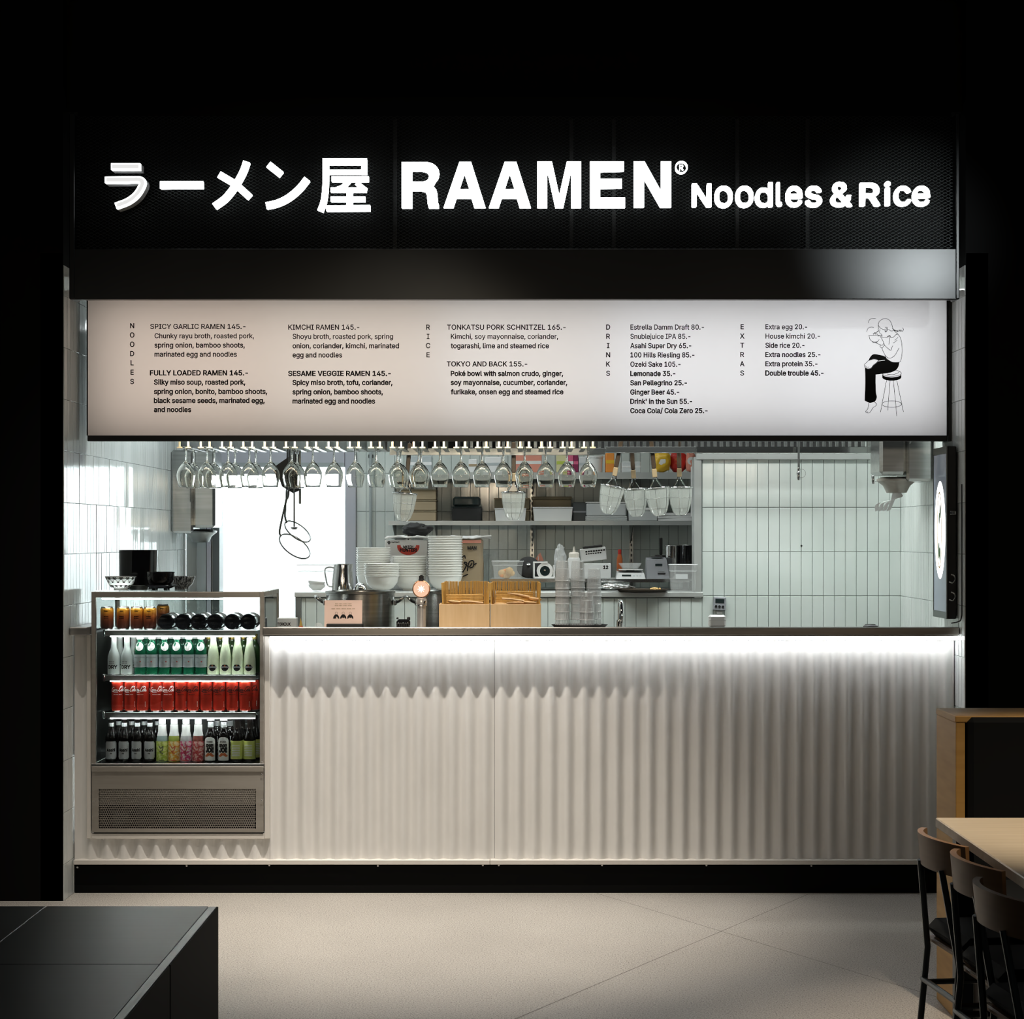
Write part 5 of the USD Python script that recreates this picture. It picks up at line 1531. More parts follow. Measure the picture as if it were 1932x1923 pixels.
# ================================================================ cooking bench behind the counter, pots
t = thing('cooking_bench', 'steel cooking bench under the big stock pots', 'bench', (0, 0, 0))
obj('worktop', bx(-.98, .10, .70, 1.32, .89, .93, .003), 'steel', t)
for x in (-.95, .07):
    for y in (.72, 1.29):
        obj('leg', bx(x - .02, x + .02, y - .02, y + .02, 0, .889), 'steel_dark', t)
YPOT = .93


def pot(t, r, h):
    obj('wall', lathe([(0, .004), (r - .012, .0), (r, .010), (r, h - .012), (r + .003, h - .010), (r + .004, h), (r + .001, h), (r - .002, h - .008), (r - .003, .014), (0, .012)], 48), 'pot_steel', t)
    for q in (-1, 1):
        obj('handle', tube(curve([(q * r, -.035, h - .055), (q * (r + .02), -.038, h - .05), (q * (r + .045), -.03, h - .030), (q * (r + .05), 0, h - .026), (q * (r + .045), .03, h - .030), (q * (r + .02), .038, h - .05), (q * r, .035, h - .055)], 4), .0065, 8), 'polished', t)
        obj('handle_bracket', [bx(q * (r - .001), q * (r + .010), y - .012, y + .012, h - .068, h - .042, .003) for y in (-.036, .036)], 'polished', t)


rp = 64.5 * S(YPOT)
hp0 = PZ(1115, YPOT) - .931
pk = Kind('stock_pot', 'pot', lambda t: pot(t, rp, hp0))
pk.put('large steel stock pot behind the peach card', (PX(680, YPOT), YPOT, .931), (0, 0, 0))
pk.put('large steel stock pot behind the chopstick boxes', (PX(852, YPOT), YPOT, .931), (0, 0, 0))

# ================================================================ on the hatch sill and the raised shelf behind it
YL = 1.425
sL = S(YL)
bowl_prof = [(0, .003), (.030, .003), (.032, 0), (.036, 0), (.037, .006), (.060, .020), (.078, .044), (.0846, .0745), (.0868, .0752), (.0885, .077), (.0885, .0795), (.0868, .080), (.0825, .077), (.076, .048), (.057, .024), (.034, .010), (0, .009)]
bw_ = Kind('white_bowl', 'bowl', lambda t: obj('bowl', lathe(bowl_prof, 36), 'porcelain', t), 'white ramen bowls stacked on the sill')
for lb, px, Y, top, pitch in (('back left', 704.5, 1.63, 1033, .0118), ('front', 720.5, 1.435, 1063, .0085), ('middle right', 773, 1.575, 1049, .0115), ('tall right', 840, 1.50, 1011, .0125)):
    zt_ = PZ(top, Y)
    n_ = int(round((zt_ - ZS - .080) / pitch)) + 1
    n_ = max(n_, 2)
    p_ = (zt_ - ZS - .081) / (n_ - 1)
    for k in range(n_):
        bw_.put(f'white ramen bowl in the {lb} stack on the sill, {ORD[k]} from the bottom', (PX(px, Y), Y, ZS + .0006 + p_ * k), (0, 0, 0), f'white bowls of the {lb} stack')


def food_box(t, w, d, h, mat_='clear_plastic'):
    """A tapered clear food container with a flat rim."""
    def loop(a, b, z):
        return [(x, y, z) for x, y in shapely.get_coordinates(sbox(-a, -b, a, b).buffer(.01, quad_segs=3).exterior)[:-1]]
    L0, L1, L2_, L3 = loop(w * .42 - .01, d * .42 - .01, .002), loop(w * .46 - .01, d * .46 - .01, h * .74), loop(w * .48 - .01, d * .48 - .01, h * .78), loop(w * .49 - .01, d * .49 - .01, h)
    n_ = len(L0)
    v = L0 + L1 + L2_ + L3 + [(0, 0, .002)]
    f = []
    for a in range(3):
        for k in range(n_):
            f.append((a * n_ + k, a * n_ + (k + 1) % n_, (a + 1) * n_ + (k + 1) % n_, (a + 1) * n_ + k))
    f += [(4 * n_, (k + 1) % n_, k, k) for k in range(n_)]
    obj('wall', tm(v, f), mat_, t)
    obj('rim', tube(loop(w * .5 - .012, d * .5 - .012, h), .0028, 6, loop=True), 'milky_plastic', t)
    obj('ridge', tube(loop(w * .475 - .012, d * .475 - .012, h * .76), .0012, 5, loop=True), 'milky_plastic', t)


t = thing('clear_container', 'clear food container with two white dishes left of the pitcher', 'container', (PX(598, YL), YL, ZS + .0005))
food_box(t, 72 * sL, .15, 50 * sL)
sd = Kind('small_dish', 'dish', lambda t: obj('dish', lathe([(0, .002), (.020, 0), (.040, .018), (.043, .030), (.041, .030), (.036, .018), (0, .006)], 28), 'porcelain', t))
sd.put('lower white dish inside the clear container', (PX(598, YL), YL, ZS + .005))
sd.put('upper white dish inside the clear container', (PX(596, YL), YL + .004, ZS + .021), (0, 6, 0))
t = thing('steel_pitcher', 'shiny steel milk pitcher on the sill before the doorway', 'pitcher', (PX(646.5, 1.40), 1.40, ZS + .0005))
hq = 52 * S(1.40)
rq = 20.5 * S(1.40)
jug = lathe([(0, .002), (rq * .97, 0), (rq, .006), (rq * .98, hq * .4), (rq * .86, hq * .8), (rq * .82, hq * .97), (rq * .84, hq), (rq * .80, hq), (rq * .80, hq * .9), (0, hq * .9)], 40)
v = np.array(jug.vertices)
k_ = np.clip((v[:, 2] / hq - .75) / .25, 0, 1) * np.clip(v[:, 0] / rq, 0, 1) ** 4
v[:, 0] += .016 * k_
obj('jug', tm(v, np.array(jug.faces)), 'polished', t)
obj('handle', tube(curve([(-rq * .82, 0, hq * .86), (-rq * 1.25, 0, hq * .88), (-rq * 1.62, 0, hq * .80), (-rq * 1.55, 0, hq * .5), (-rq * 1.35, 0, hq * .22), (-rq * .95, 0, hq * .17)], 5), .0042, 8), 'polished', t)
t = thing('steel_dome', 'small shiny steel dome between the pitcher and front bowls', 'lid', (PX(681.5, 1.36), 1.36, ZS + .0005))
obj('dome', lathe([(.034, 0), (.0355, .002), (.033, .020), (.026, .036), (.013, .045), (0, .047)], 28), 'polished', t)
obj('rim', ring((0, 0, .0015), .0352, .0016, 28, 6), 'polished', t)

rs = thing('raised_shelf', 'long steel shelf raised above the hatch sill', 'shelf', (0, 0, 0))
YRS = 1.56
ZR = PZ(1093, YRS)
obj('shelf_plate', bx(PX(925, YRS), HX1 - .036, YRS, 1.98, ZR - .008, ZR, .001), 'shelf_steel', rs)
obj('front_lip', bx(PX(925, YRS), HX1 - .036, YRS - .003, YRS - .0002, ZR - .016, ZR + .001), 'polished', rs)
for px in (930, 1110, 1303):
    for y in (1.58, 1.92):
        obj('leg', bx(PX(px, 1.6) - .012, PX(px, 1.6) + .012, y, y + .02, ZS + .0005, ZR - .0085), 'steel_dark', rs)
YO = 1.68
sO = S(YO)


def on_shelf(name, label, cat, px, Y=YO, rz=0, dz=.0006, z=None):
    return thing(name, label, cat, (PX(px, Y), Y, (ZR if z is None else z) + dz), (0, 0, rz))


t = on_shelf('printed_carton', 'white carton printed with a red chilli beside the tall bowl stack', 'carton', 766, 1.74, z=ZS)
cw = .110
upc = ZR - ZS
obj('carton', bx(-cw, cw, 0, .18, 0, .198 + upc, .004), 'paper_white', t)
chili = Polygon([(.058 * math.sin(a), -.045 * math.cos(a)) for a in np.linspace(-1.7, 1.7, 14)] + [(.040 * math.sin(a), -.020 * math.cos(a) + .004) for a in np.linspace(1.7, -1.7, 14)])
obj('red_print', move(sheet(chili.buffer(0), 0, .0008), (.012, -.0002, .165 + upc)), 'red_print', t, smooth=False)
obj('print', [move(sheet(centered(text_poly('HUNTER!', .017, .085, bold=.08)), 0, .0008), (.012, -.0010, .138 + upc)), move(sheet(centered(text_poly('MATCH', .013, .050, bold=.06)), 0, .0008), (.012, -.0010, .156 + upc)), move(sheet(centered(text_poly('tottori', .009, .04, bold=.05)), 0, .0008), (-.055, -.0002, .182 + upc))], 'ink', t, smooth=False)
obj('leaf_print', move(sheet(Polygon([(0, -.012), (.009, 0), (.006, .008), (-.006, .008), (-.009, 0)]), 0, .0008), (-.088, -.0002, .184 + upc)), 'ink_grey', t, smooth=False)
t = on_shelf('kraft_sack', 'brown kraft sack with black writing right of the tall bowl stack', 'sack', 889, 1.66, z=ZS)
sk_ = bx(-.060, .060, 0, .15, -.0, .205 + upc, .012)
sk_ = sk_.subdivide().subdivide().subdivide()
nv = np.array(sk_.vertices)
nv += (meshkit.fbm(nv * 22, 3, 5)[:, None] - .5) * np.array([.012, .010, .006])
obj('sack', tm(nv, np.array(sk_.faces)), 'kraft', t, smooth=60)
obj('red_band', move(sheet(sbox(-.062, .182, .052, .198), 0, .0012), (0, -.0045, upc)), 'salmon', t, smooth=False)
obj('print', [move(sheet(text_poly('MAN', .015, bold=.08), 0, .001), (-.018, -.0068, .150 + upc)), move(sheet(strokes([curve([(-.045, .03), (-.030, .055), (-.022, .080), (-.036, .082), (-.012, .060), (.004, .078)], 4), curve([(-.020, .040), (-.010, .085), (.012, .090), (.010, .062), (-.006, .055)], 4), [(-.04, .012), (-.018, .022)], [(.012, .07), (.026, .078)], curve([(-.046, .11), (-.034, .118), (-.03, .105)], 4)], .006), 0, .001), (0, -.0068, upc))], 'ink', t, smooth=False)
# white bags lying over the cartons
t = on_shelf('white_bag', 'flat white plastic bags spread over the cartons', 'plastic bag', 826, 1.68, dz=.206)
gx, gy = np.meshgrid(np.linspace(-.27, .275, 48), np.linspace(-.03, .17, 8))
gz = (meshkit.fbm(np.stack([gx * 14, gy * 8, gx * 0], -1), 3, 3) - .35) * .030 + .004
P0 = np.stack([gx, gy, gz], -1).reshape(-1, 3)
idx = np.arange(48 * 8).reshape(8, 48)
q4 = np.stack([idx[:-1, :-1].ravel(), idx[:-1, 1:].ravel(), idx[1:, 1:].ravel(), idx[1:, :-1].ravel()], 1)
obj('bag', [tm(P0, q4), tm(P0 - [0, 0, .006], q4[:, ::-1])], 'paper_white', t, smooth=True)
obj('fold', [tube(P0[:48] - [0, .001, .003], .0042, 6)], 'white_plastic', t)
t = on_shelf('black_bag', 'crumpled black bag lying on top of the white bags', 'bag', 787, 1.74, dz=.222)
m = trimesh.creation.icosphere(3, 1.0); v = np.array(m.vertices); v *= (.7 + .6 * meshkit.fbm(v * 2.2 + 3, 3, 9))[:, None] * np.array([.075, .04, .034])
obj('bag', tm(v + [0, 0, .03], np.array(m.faces)), 'matte_black', t, smooth=60)
obj('knot', move(trimesh.creation.icosphere(1, .010), (.03, -.02, .045)), 'matte_black', t)

t = on_shelf('clear_tray', 'clear dark food tray with orange scraps right of the kraft sack', 'tray', 958)
food_box(t, .165, .2, 33 * sO)
for k in range(9):
    obj('food_scrap', move(trimesh.creation.icosphere(1, .010 + .005 * (k % 3)), (-.03 + .013 * (k % 5), -.06 + .012 * (k % 4), .016 + .012 * (k // 3))), 'food_gold' if k % 3 else 'orange', t)
t = on_shelf('black_dome', 'black rounded dome leaning left of the tape dispenser', 'dome', 997, 1.72)
obj('lid', move(lathe([(0, .022), (.035, .022), (.058, .010), (.060, 0), (.056, 0), (.034, .016), (0, .017)], 28), (0, 0, .056), rx=64), 'matte_black', t)
obj('lid_knob', move(lathe([(0, .016), (.009, .014), (.010, .006), (.006, 0), (0, 0)], 14), (0, -.02, .068), rx=64), 'polished', t)
t = on_shelf('tape_dispenser', 'white tape dispenser with a tape roll behind the cups', 'tape dispenser', 1026, 1.64)
obj('frame', [bx(-.055, -.046, -.03, .03, 0, .088, .003), bx(.048, .056, -.03, .03, 0, .07, .003), bx(-.055, .055, -.03, .03, 0, .010, .003), bx(-.055, .02, -.031, -.020, .080, .088, .002)], 'white_plastic', t)
rl = obj('tape_roll', move(lathe([(.026, -.02), (.042, -.02), (.042, .02), (.026, .02)], 30, closed=True), (.006, 0, .040), rx=90), 'white_plastic', t)
obj('roll_core', move(lathe([(0, -.017), (.0255, -.017), (.0255, .017), (0, .017)], 24), (.006, 0, .040), rx=90), 'glass_dark', rl)
obj('core_pin', move(lathe([(0, 0), (.006, 0), (.005, .006), (0, .007)], 12), (.006, -.0172, .044), rx=90), 'polished', rl)
t = on_shelf('red_packet', 'small red packet lying tilted above the tape dispenser', 'packet', 1018, 1.80, dz=.088)
obj('packet', tm([(-.03, 0, 0), (.022, 0, .002), (.004, 0, .045), (-.03, .04, 0), (.022, .04, .002), (.004, .04, .045)], [(0, 1, 2, 2), (5, 4, 3, 3), (0, 3, 4, 1), (1, 4, 5, 2), (2, 5, 3, 0)]), 'salmon', t, smooth=False)
obj('stripe', bx(-.008, -.004, -.0012, -.0002, .004, .026), 'label_white', t)
t = on_shelf('packet_stand', 'dark block carrying the red packet behind the tape', 'box', 1018, 1.80)
obj('block', bx(-.05, .03, -.01, .05, 0, .087, .004), 'matte_black', t)
obj('label', bx(-.03, .01, -.0112, -.0102, .02, .05), 'device_grey', t)
t = on_shelf('clear_bag', 'crumpled clear plastic bag standing behind the left cups', 'bag', 1057, 1.72)
m = trimesh.creation.icosphere(3, 1.0); v = np.array(m.vertices); v *= (.75 + .5 * meshkit.fbm(v * 3 + 7, 3, 2))[:, None] * np.array([.032, .03, .085])
obj('bag', tm(v + [0, 0, .084], np.array(m.faces)), 'milky_plastic', t, smooth=False)
obj('bag_neck', tube([(0, 0, .14), (.004, 0, .165)], [.012, .022], 10), 'clear_plastic', t)
t = on_shelf('squeeze_bottle', 'white squeeze bottle with a pointed nozzle behind the cups', 'bottle', 1083, 1.66)
obj('bottle', lathe([(0, 0), (.030, 0), (.032, .004), (.032, .098), (.027, .108), (.018, .112), (0, .112)], 24), 'white_plastic', t)
obj('cap', lathe([(.027, .104), (.0275, .128), (.020, .136), (0, .137)], 24), 'cream_plastic', t)
obj('nozzle', lathe([(.008, .134), (.006, .146), (.0028, .164), (0, .165)], 14), 'cream_plastic', t)
t = on_shelf('lower_carton', 'white carton marked 12 under the tilted printed box', 'carton', 1131, 1.66)
obj('carton', bx(-.080, .060, 0, .10, 0, .078, .003), 'device_white', t)
obj('print', move(sheet(text_poly('12', .016, bold=.08), 0, .0006), (.020, -.0002, .050)), 'ink', t, smooth=False)
t = on_shelf('tilted_box', 'tilted white box with black lettering above the carton', 'box', 1121, 1.68, dz=.088)
tl = lambda m: move(m, (0, 0, .004), ry=-6)
obj('box', tl(bx(-.066, .066, 0, .09, 0, .066, .003)), 'device_white', t)
obj('print', [tl(move(sheet(unary_union([sbox(-.04 + i * .013, 0, -.03 + i * .013, .008) for i in range(8)]), 0, .0006), (0, -.0003, .046))), tl(move(sheet(unary_union([sbox(-.04 + i * .012, 0, -.031 + i * .012, .006) for i in range(7)]), 0, .0006), (0, -.0003, .035)))], 'ink', t, smooth=False)
obj('lid', tl(bx(-.05, .05, 0, .09, .0665, .078, .003)), 'matte_black', t)
t = on_shelf('sauce_bottle', 'slim dark orange sauce bottle left of the scale', 'bottle', 1169, 1.78)
obj('bottle', lathe([(0, 0), (.014, 0), (.015, .004), (.015, .10), (.008, .125), (0, .125)], 16), 'moustache', t)
obj('cap', lathe([(.009, .124), (.009, .148), (0, .15)], 14), 'red', t)
t = on_shelf('kitchen_scale', 'white kitchen scale with a steel plate', 'scale', 1189.5, 1.62)
obj('body', trimesh.convex.convex_hull([(-.074, -.05, 0), (.074, -.05, 0), (.074, .1, 0), (-.074, .1, 0), (-.066, -.044, .030), (.066, -.044, .030), (.066, .1, .040), (-.066, .1, .040)]), 'device_white', t, smooth=False)
obj('display', move(bx(-.046, .0, -.0008, .0004, 0, .008), (0, -.0478, .014), rx=-11), 'glass_dark', t)
for k in range(3):
    obj('button', move(bx(-.005, .005, -.0014, .0, 0, .006, .001), (.016 + .016 * k, -.0470, .014), rx=-11), 'label_grey', t)
obj('plate', bx(-.062, .062, -.036, .095, .044, .050, .002), 'steel', t)
obj('plate_post', bx(-.02, .02, .0, .04, .0395, .0445), 'matte_black', t)
obj('bowl', lathe([(0, .051), (.040, .051), (.058, .075), (.060, .080), (.057, .078), (.038, .055), (0, .055)], 28).apply_translation((0, .03, 0)), 'clear_plastic', t)
t = on_shelf('label_printer', 'grey label printer right of the kitchen scale', 'printer', 1240, 1.66)
obj('body', trimesh.convex.convex_hull([(-.056, -.03, 0), (.062, -.03, 0), (.062, .1, 0), (-.056, .1, 0), (-.054, -.02, .098), (.046, -.02, .100), (.046, .09, .108), (-.054, .09, .106)]), 'device_grey', t, smooth=False)
obj('slot', bx(-.012, .024, -.0275, -.0225, .066, .076), 'glass_dark', t)
obj('logo_bar', bx(0, .04, -.0305, -.0275, .022, .029), 'ink', t)
obj('label_strip', bx(.004, .03, -.0305, -.0265, .038, .041), 'label_grey', t)
obj('top_lid', bx(-.03, .03, .0, .07, .108, .114, .003), 'matte_black', t)
t = on_shelf('knife_handle', 'black knife standing upright behind the label printer', 'knife', 1247, 1.86)
obj('handle', bx(-.008, .008, 0, .014, .12, .21, .003), 'matte_black', t)
obj('block', bx(-.03, .03, -.02, .04, 0, .12, .004), 'matte_black', t)
bn = Kind('steel_canister', 'canister', lambda t: (obj('wall', lathe([(0, .002), (.042, 0), (.044, .004), (.046, .166), (.049, .168), (.049, .171), (.044, .171), (.042, .01), (0, .008)], 32), 'polished', t), obj('rim', ring((0, 0, .169), .0485, .002, 30, 6), 'polished', t)))
bn.put('shiny steel canister behind the clear container on the right', (PX(1272, 1.76), 1.76, ZR + .0005))
t = on_shelf('black_canister', 'black canister in the right corner of the hatch', 'canister', 1300, 1.68)
obj('wall', lathe([(0, .002), (.034, 0), (.036, .004), (.0375, .172), (.034, .172), (.032, .01), (0, .008)], 28), 'gloss_black', t)
obj('rim', ring((0, 0, .171), .0365, .0014, 28, 5), 'steel', t)
t = thing('plastic_container', 'clear square plastic container at the right end of the sill', 'container', (PX(1288.5, 1.375), 1.375, ZS + .0005))
food_box(t, 54 * S(1.36), .09, 51 * S(1.375))
obj('label', bx(-.040, .020, -.0425, -.0415, .064, .088), 'milky_plastic', t)
t = thing('serving_tray', 'dark flat tray with golden scraps on the sill', 'tray', (PX(1212, 1.39), 1.39, ZS + .0005))
obj('tray', lathe([(0, .002), (.118, .002), (.132, .011), (.134, .012), (.118, .006), (0, .005)], 40), 'handle_brown', t)
tv = [(0.058, .0), (.066, .012), (.050, .008), (.072, .002), (.085, .01), (.040, -.01)]
for k, (x, y) in enumerate(tv):
    obj('food_scrap', move(trimesh.creation.icosphere(1, .009 - .0008 * k), (x, -.03 + y, .014)), 'food_gold', t)
t = thing('foil_packet', 'crumpled silver foil and tongs lying left on the serving tray', 'foil', (PX(1166, 1.36), 1.36, ZS + .010))
m = trimesh.creation.icosphere(3, 1.0); v = np.array(m.vertices); v *= (.7 + .6 * meshkit.fbm(v * 3.5 + 11, 3, 4))[:, None] * np.array([.075, .03, .016])
obj('foil', tm(v + [-.01, 0, .017], np.array(m.faces)), 'foil', t, smooth=False)
obj('tong_arm', [tube([(-.05, -.01, .036), (.02, -.012, .028), (.085, -.014, .012)], .004, 8)], 'polished', t)

# ================================================================ shelves on the back wall
YSH = 2.52
sS = S(YSH)
for nm, p0, p1, a, b in (('lower', 733, 1316, 983, 991), ('upper', 738, 1311, 891.5, 904)):
    t = thing('wall_shelf', f'{nm} steel wall shelf in the back kitchen', 'shelf', (0, 0, 0))
    zt_ = PZ(a, YSH)
    obj('shelf_board', bx(PX(p0, YSH), PX(p1, YSH), YSH, 2.895, zt_ - .010, zt_, .001), 'shelf_steel', t)
    obj('front_edge', bx(PX(p0, YSH), PX(p1, YSH), YSH - .002, YSH + .0, PZ(b, YSH), zt_ + .0004), 'shelf_steel', t)
    for px in (745, 823, 1005, 1190):
        obj('bracket', tm([(PX(px, 2.8), 2.893, zt_ - .011), (PX(px, 2.8), YSH + .03, zt_ - .011), (PX(px, 2.8), 2.893, zt_ - .13), (PX(px, 2.8) + .004, 2.893, zt_ - .011), (PX(px, 2.8) + .004, YSH + .03, zt_ - .011), (PX(px, 2.8) + .004, 2.893, zt_ - .13)], [(0, 1, 2, 2), (5, 4, 3, 3), (0, 3, 4, 1), (1, 4, 5, 2)]), 'steel_dark', t, smooth=False)
for i, px in enumerate((771, 1004, 1191)):
    t = thing('shelf_upright', f'slotted steel shelf upright on the tiles, {ORD[i]} from the left', 'shelf rail', (PX(px, 2.89), 2.89, 1.2))
    obj('rail', bx(-.011, .011, -.006, .004, 0, 1.0), 'steel', t)
    obj('slots', [bx(-.004, .004, -.0066, -.0058, .05 + k * .03, .066 + k * .03) for k in range(30)], 'matte_black', t)
ZS1, ZS2 = PZ(983, YSH) + .0008, PZ(891.5, YSH) + .0008
YJ = 2.60
sJ = S(YJ)


def stow(name, label, cat, p0, p1, py, shelf, Y=YJ, d=.16, mat_='kraft', b=.004, lid=None, n_=None):
    """A box-shaped thing on a shelf, from its outline in the photograph."""
    z0 = ZS1 if shelf == 1 else ZS2
    t = thing(name, label, cat, (PX((p0 + p1) / 2, Y), Y, z0))
    w, h = (p1 - p0) * S(Y) / 2, PZ(py, Y) - z0
    obj('body', bx(-w, w, 0, d, 0, h if not lid else h - .018, b), mat_, t)
    if lid:
        obj('lid', bx(-w - .004, w + .004, -.004, d + .004, h - .0175, h, .004), lid, t)
    return t, w, h


for k in range(3):
    zk = ZS1 + .0595 * k
    t = thing('kraft_box', f'brown kraft box behind the left strainer, {("bottom", "middle", "top")[k]} of its stack', 'box', (PX(789, YJ), YJ, zk))
    obj('body', bx(-.10, .10, 0, .18, 0, .050, .003), 'kraft', t)
    obj('lid', bx(-.103, .103, -.003, .183, .0502, .058, .002), 'kraft_dark', t)
t, w, h = stow('black_food_box', 'black food box with a smoky lid on the lower shelf', 'box', 853, 908, 958, 1, mat_='matte_black')
obj('smoky_lid', [bx(-w - .003, w + .003, -.003, .163, h, h + .006, .002), bx(-w + .004, w - .004, .0, .16, h + .006, h + .062, .012)], 'glass_dark', t)
for k, (p0, p1, py, z) in enumerate(((932, 999, 960, 0), (932, 999, 940, 1))):
    t = thing('kraft_box', f'brown kraft box behind the middle strainer, {("lower", "upper")[k]} of two', 'box', (PX(966, 2.70), 2.70, ZS1 + .066 * k))
    obj('body', bx(-.10, .10, 0, .15, 0, .056, .003), 'kraft_dark', t)
    obj('lid', bx(-.103, .103, -.003, .153, .0562, .0645, .002), 'kraft', t)
t, w, h = stow('kraft_box', 'long brown kraft box behind the right white tub', 'box', 1005, 1078, 937, 1, Y=2.74, d=.12, mat_='kraft', lid='kraft_dark')
for nm, p0, p1, py in (('under the middle strainer', 933, 993, 959), ('right of the middle strainer', 1005, 1081, 957)):
    w, h = (p1 - p0) * sJ / 2, PZ(py, YJ) - ZS1
    t = thing('white_tub', f'white plastic tub {nm} on the lower shelf', 'tub', (PX((p0 + p1) / 2, YJ - .02), YJ - .02, ZS1))
    obj('tub', trimesh.convex.convex_hull([(x * q, y, z) for x in (-1, 1) for y, z, q in ((.0, 0, w * .92), (.12, 0, w * .92), (-.008, h - .006, w * .98), (.128, h - .006, w * .98))]), 'label_white', t, smooth=False)
    obj('tub_rim', bx(-w, w, -.012, .132, h - .0058, h, .002), 'white_plastic', t)
t, w, h = stow('dark_box', 'dark box leaning beside the stacked milky lids', 'box', 1081, 1108, 948, 1, Y=2.66, d=.12, mat_='dark_trim')
obj('stripe', bx(-w, w, -.0012, -.0002, h * .45, h * .53), 'device_grey', t)
ml = Kind('milky_box', 'box', lambda t: (obj('box', bx(-.112, .112, 0, .17, 0, .072, .006), 'milky_plastic', t), obj('rim', bx(-.116, .116, -.004, .174, .0722, .0785, .002), 'label_white', t)))
ml.put('milky plastic box behind the leftmost of four strainers', (PX(1144, YJ), YJ, ZS1 + .028))
for k in range(3):
    t = thing('white_tray', f'flat white tray under the milky box, {ORD[k]} from the bottom', 'tray', (PX(1144, YJ), YJ, ZS1 + .0088 * k))
    obj('tray_base', bx(-.117, .117, -.005, .175, 0, .0080, .003), 'label_white', t)
    obj('tray_rim', bx(-.118, .118, -.006, -.0052, .002, .006), 'label_grey', t)
t, w, h = stow('milky_tub', 'lower milky tub behind the third of four strainers', 'tub', 1186, 1240, 958, 1, mat_='milky_plastic', lid='label_white')
t, w, h = stow('white_packet', 'small pale packet on the tiles side behind the second strainer', 'packet', 1193, 1226, 926, 1, Y=2.78, d=.08, mat_='label_grey')
obj('label', bx(-.02, .02, -.0012, -.0002, h * .5, h * .7), 'label_white', t)
for k in range(3):
    t = thing('paper_pad', f'white paper pad at the right end of the lower shelf, {ORD[k]} from the bottom', 'paper', (PX(1274, YJ), YJ, ZS1 + .0152 * k), (0, 0, 5 * k - 4))
    obj('pad', bx(-.098, .098, 0, .15, 0, .0145, .001), 'paper_white', t)
    obj('cover', bx(-.095, .095, .004, .146, .0146, .0151), 'label_grey', t)
t = thing('shelf_end_plate', 'white plate with two black knobs at the right end of the shelves', 'bracket', (PX(1309, 2.50), 2.50, PZ(976, 2.5)))
zz = PZ(880, 2.5) - PZ(976, 2.5)
obj('plate', bx(-.016, .016, -.012, .012, 0, zz, .004), 'white_plastic', t)
for z in (zz * .18, zz * .96):
    obj('knob', move(lathe([(0, .006), (.006, .006), (.0075, 0), (0, 0)], 14), (.004, -.0122, z - .006), rx=90), 'matte_black', t)
# upper shelf
US = [('grey_bag', 'grey printed bag on the upper shelf behind the twelfth wine glass', 'bag', 770, 815, 860, 'label_grey', 'paper_white'), ('white_packet', 'white packet on the upper shelf above the black food box', 'packet', 884, 900, 866, 'paper_white', 'kraft'),
      ('white_bag', 'soft white bag on the upper shelf behind the wine glasses', 'bag', 915, 946, 862, 'paper_white', 'label_grey'), ('pink_carton', 'pale pink carton with a white stripe on the upper shelf', 'carton', 972, 1022, 856, 'salmon', 'label_white'),
      ('yellow_carton', 'pale yellow carton right of the pink one on the upper shelf', 'carton', 1050, 1071, 857, 'pale_yellow', 'lime'), ('pink_packet', 'bright pink packet beside the pale yellow carton', 'packet', 1072, 1082, 857, 'pink', 'label_white'),
      ('magenta_packet', 'dark magenta packet beside the bright pink one', 'packet', 1082.5, 1091, 857, 'magenta', 'pink'), ('white_carton', 'small white carton between magenta packet and white bucket', 'carton', 1092, 1106, 862, 'device_white', 'label_grey'),
      ('orange_carton', 'upright orange carton on the upper shelf', 'carton', 1143, 1159, 854, 'orange', 'yellow'), ('milky_tub', 'small milky tub between the orange carton and yellow bag', 'tub', 1173, 1209, 871, 'milky_plastic', 'label_white')]
for nm, lb, ct_, p0, p1, py, m0, m1 in US:
    t, w, h = stow(nm, lb, ct_, p0, p1, py, 2, Y=2.58, d=.14, mat_=m0)
    obj('label', bx(-w * .97, w * .97, -.0012, -.0002, h * .45, h * .62), m1, t)
t = thing('white_bucket', 'white plastic bucket with a rim on the upper shelf', 'bucket', (PX(1121, 2.62), 2.62, ZS2))
obj('bucket', lathe([(0, .002), (.040, 0), (.043, .004), (.047, .084), (0, .084)], 28), 'label_white', t)
obj('rim', lathe([(.047, .0842), (.051, .0842), (.051, .094), (0, .096)], 28), 'white_plastic', t)
for nm, lb, px, Y, rx_, rz_, mt, sd_ in (('yellow_bag', 'yellow crinkled food bag on the upper shelf', 1248, 2.58, .052, .060, 'yellow', 1), ('red_net_bag', 'dark red net bag right of the yellow food bag', 1279, 2.62, .048, .062, 'red', 2), ('pink_white_bag', 'pink and white bag at the right end of the upper shelf', 1303, 2.56, .028, .060, 'salmon', 3)):
    t = thing(nm, lb, 'bag', (PX(px, Y), Y, ZS2))
    m = trimesh.creation.icosphere(3, 1.0); v = np.array(m.vertices)
    v = np.sign(v) * np.abs(v) ** .75 * (.80 + .35 * meshkit.fbm(v * 2.6 + 5 * sd_, 3, sd_))[:, None] * np.array([rx_, .04, rz_])
    v[:, 2] -= v[:, 2].min()
    obj('bag', tm(v, np.array(m.faces)), mt, t, smooth=60)
    zt_ = v[:, 2].max()
    obj('label', move(lathe([(0, .001), (.022, 0), (.022, -.002), (0, -.002)], 16), (0, float(v[:, 1].min()) + .002, zt_ * .52), rx=90), 'label_white' if sd_ != 2 else 'moustache', t)

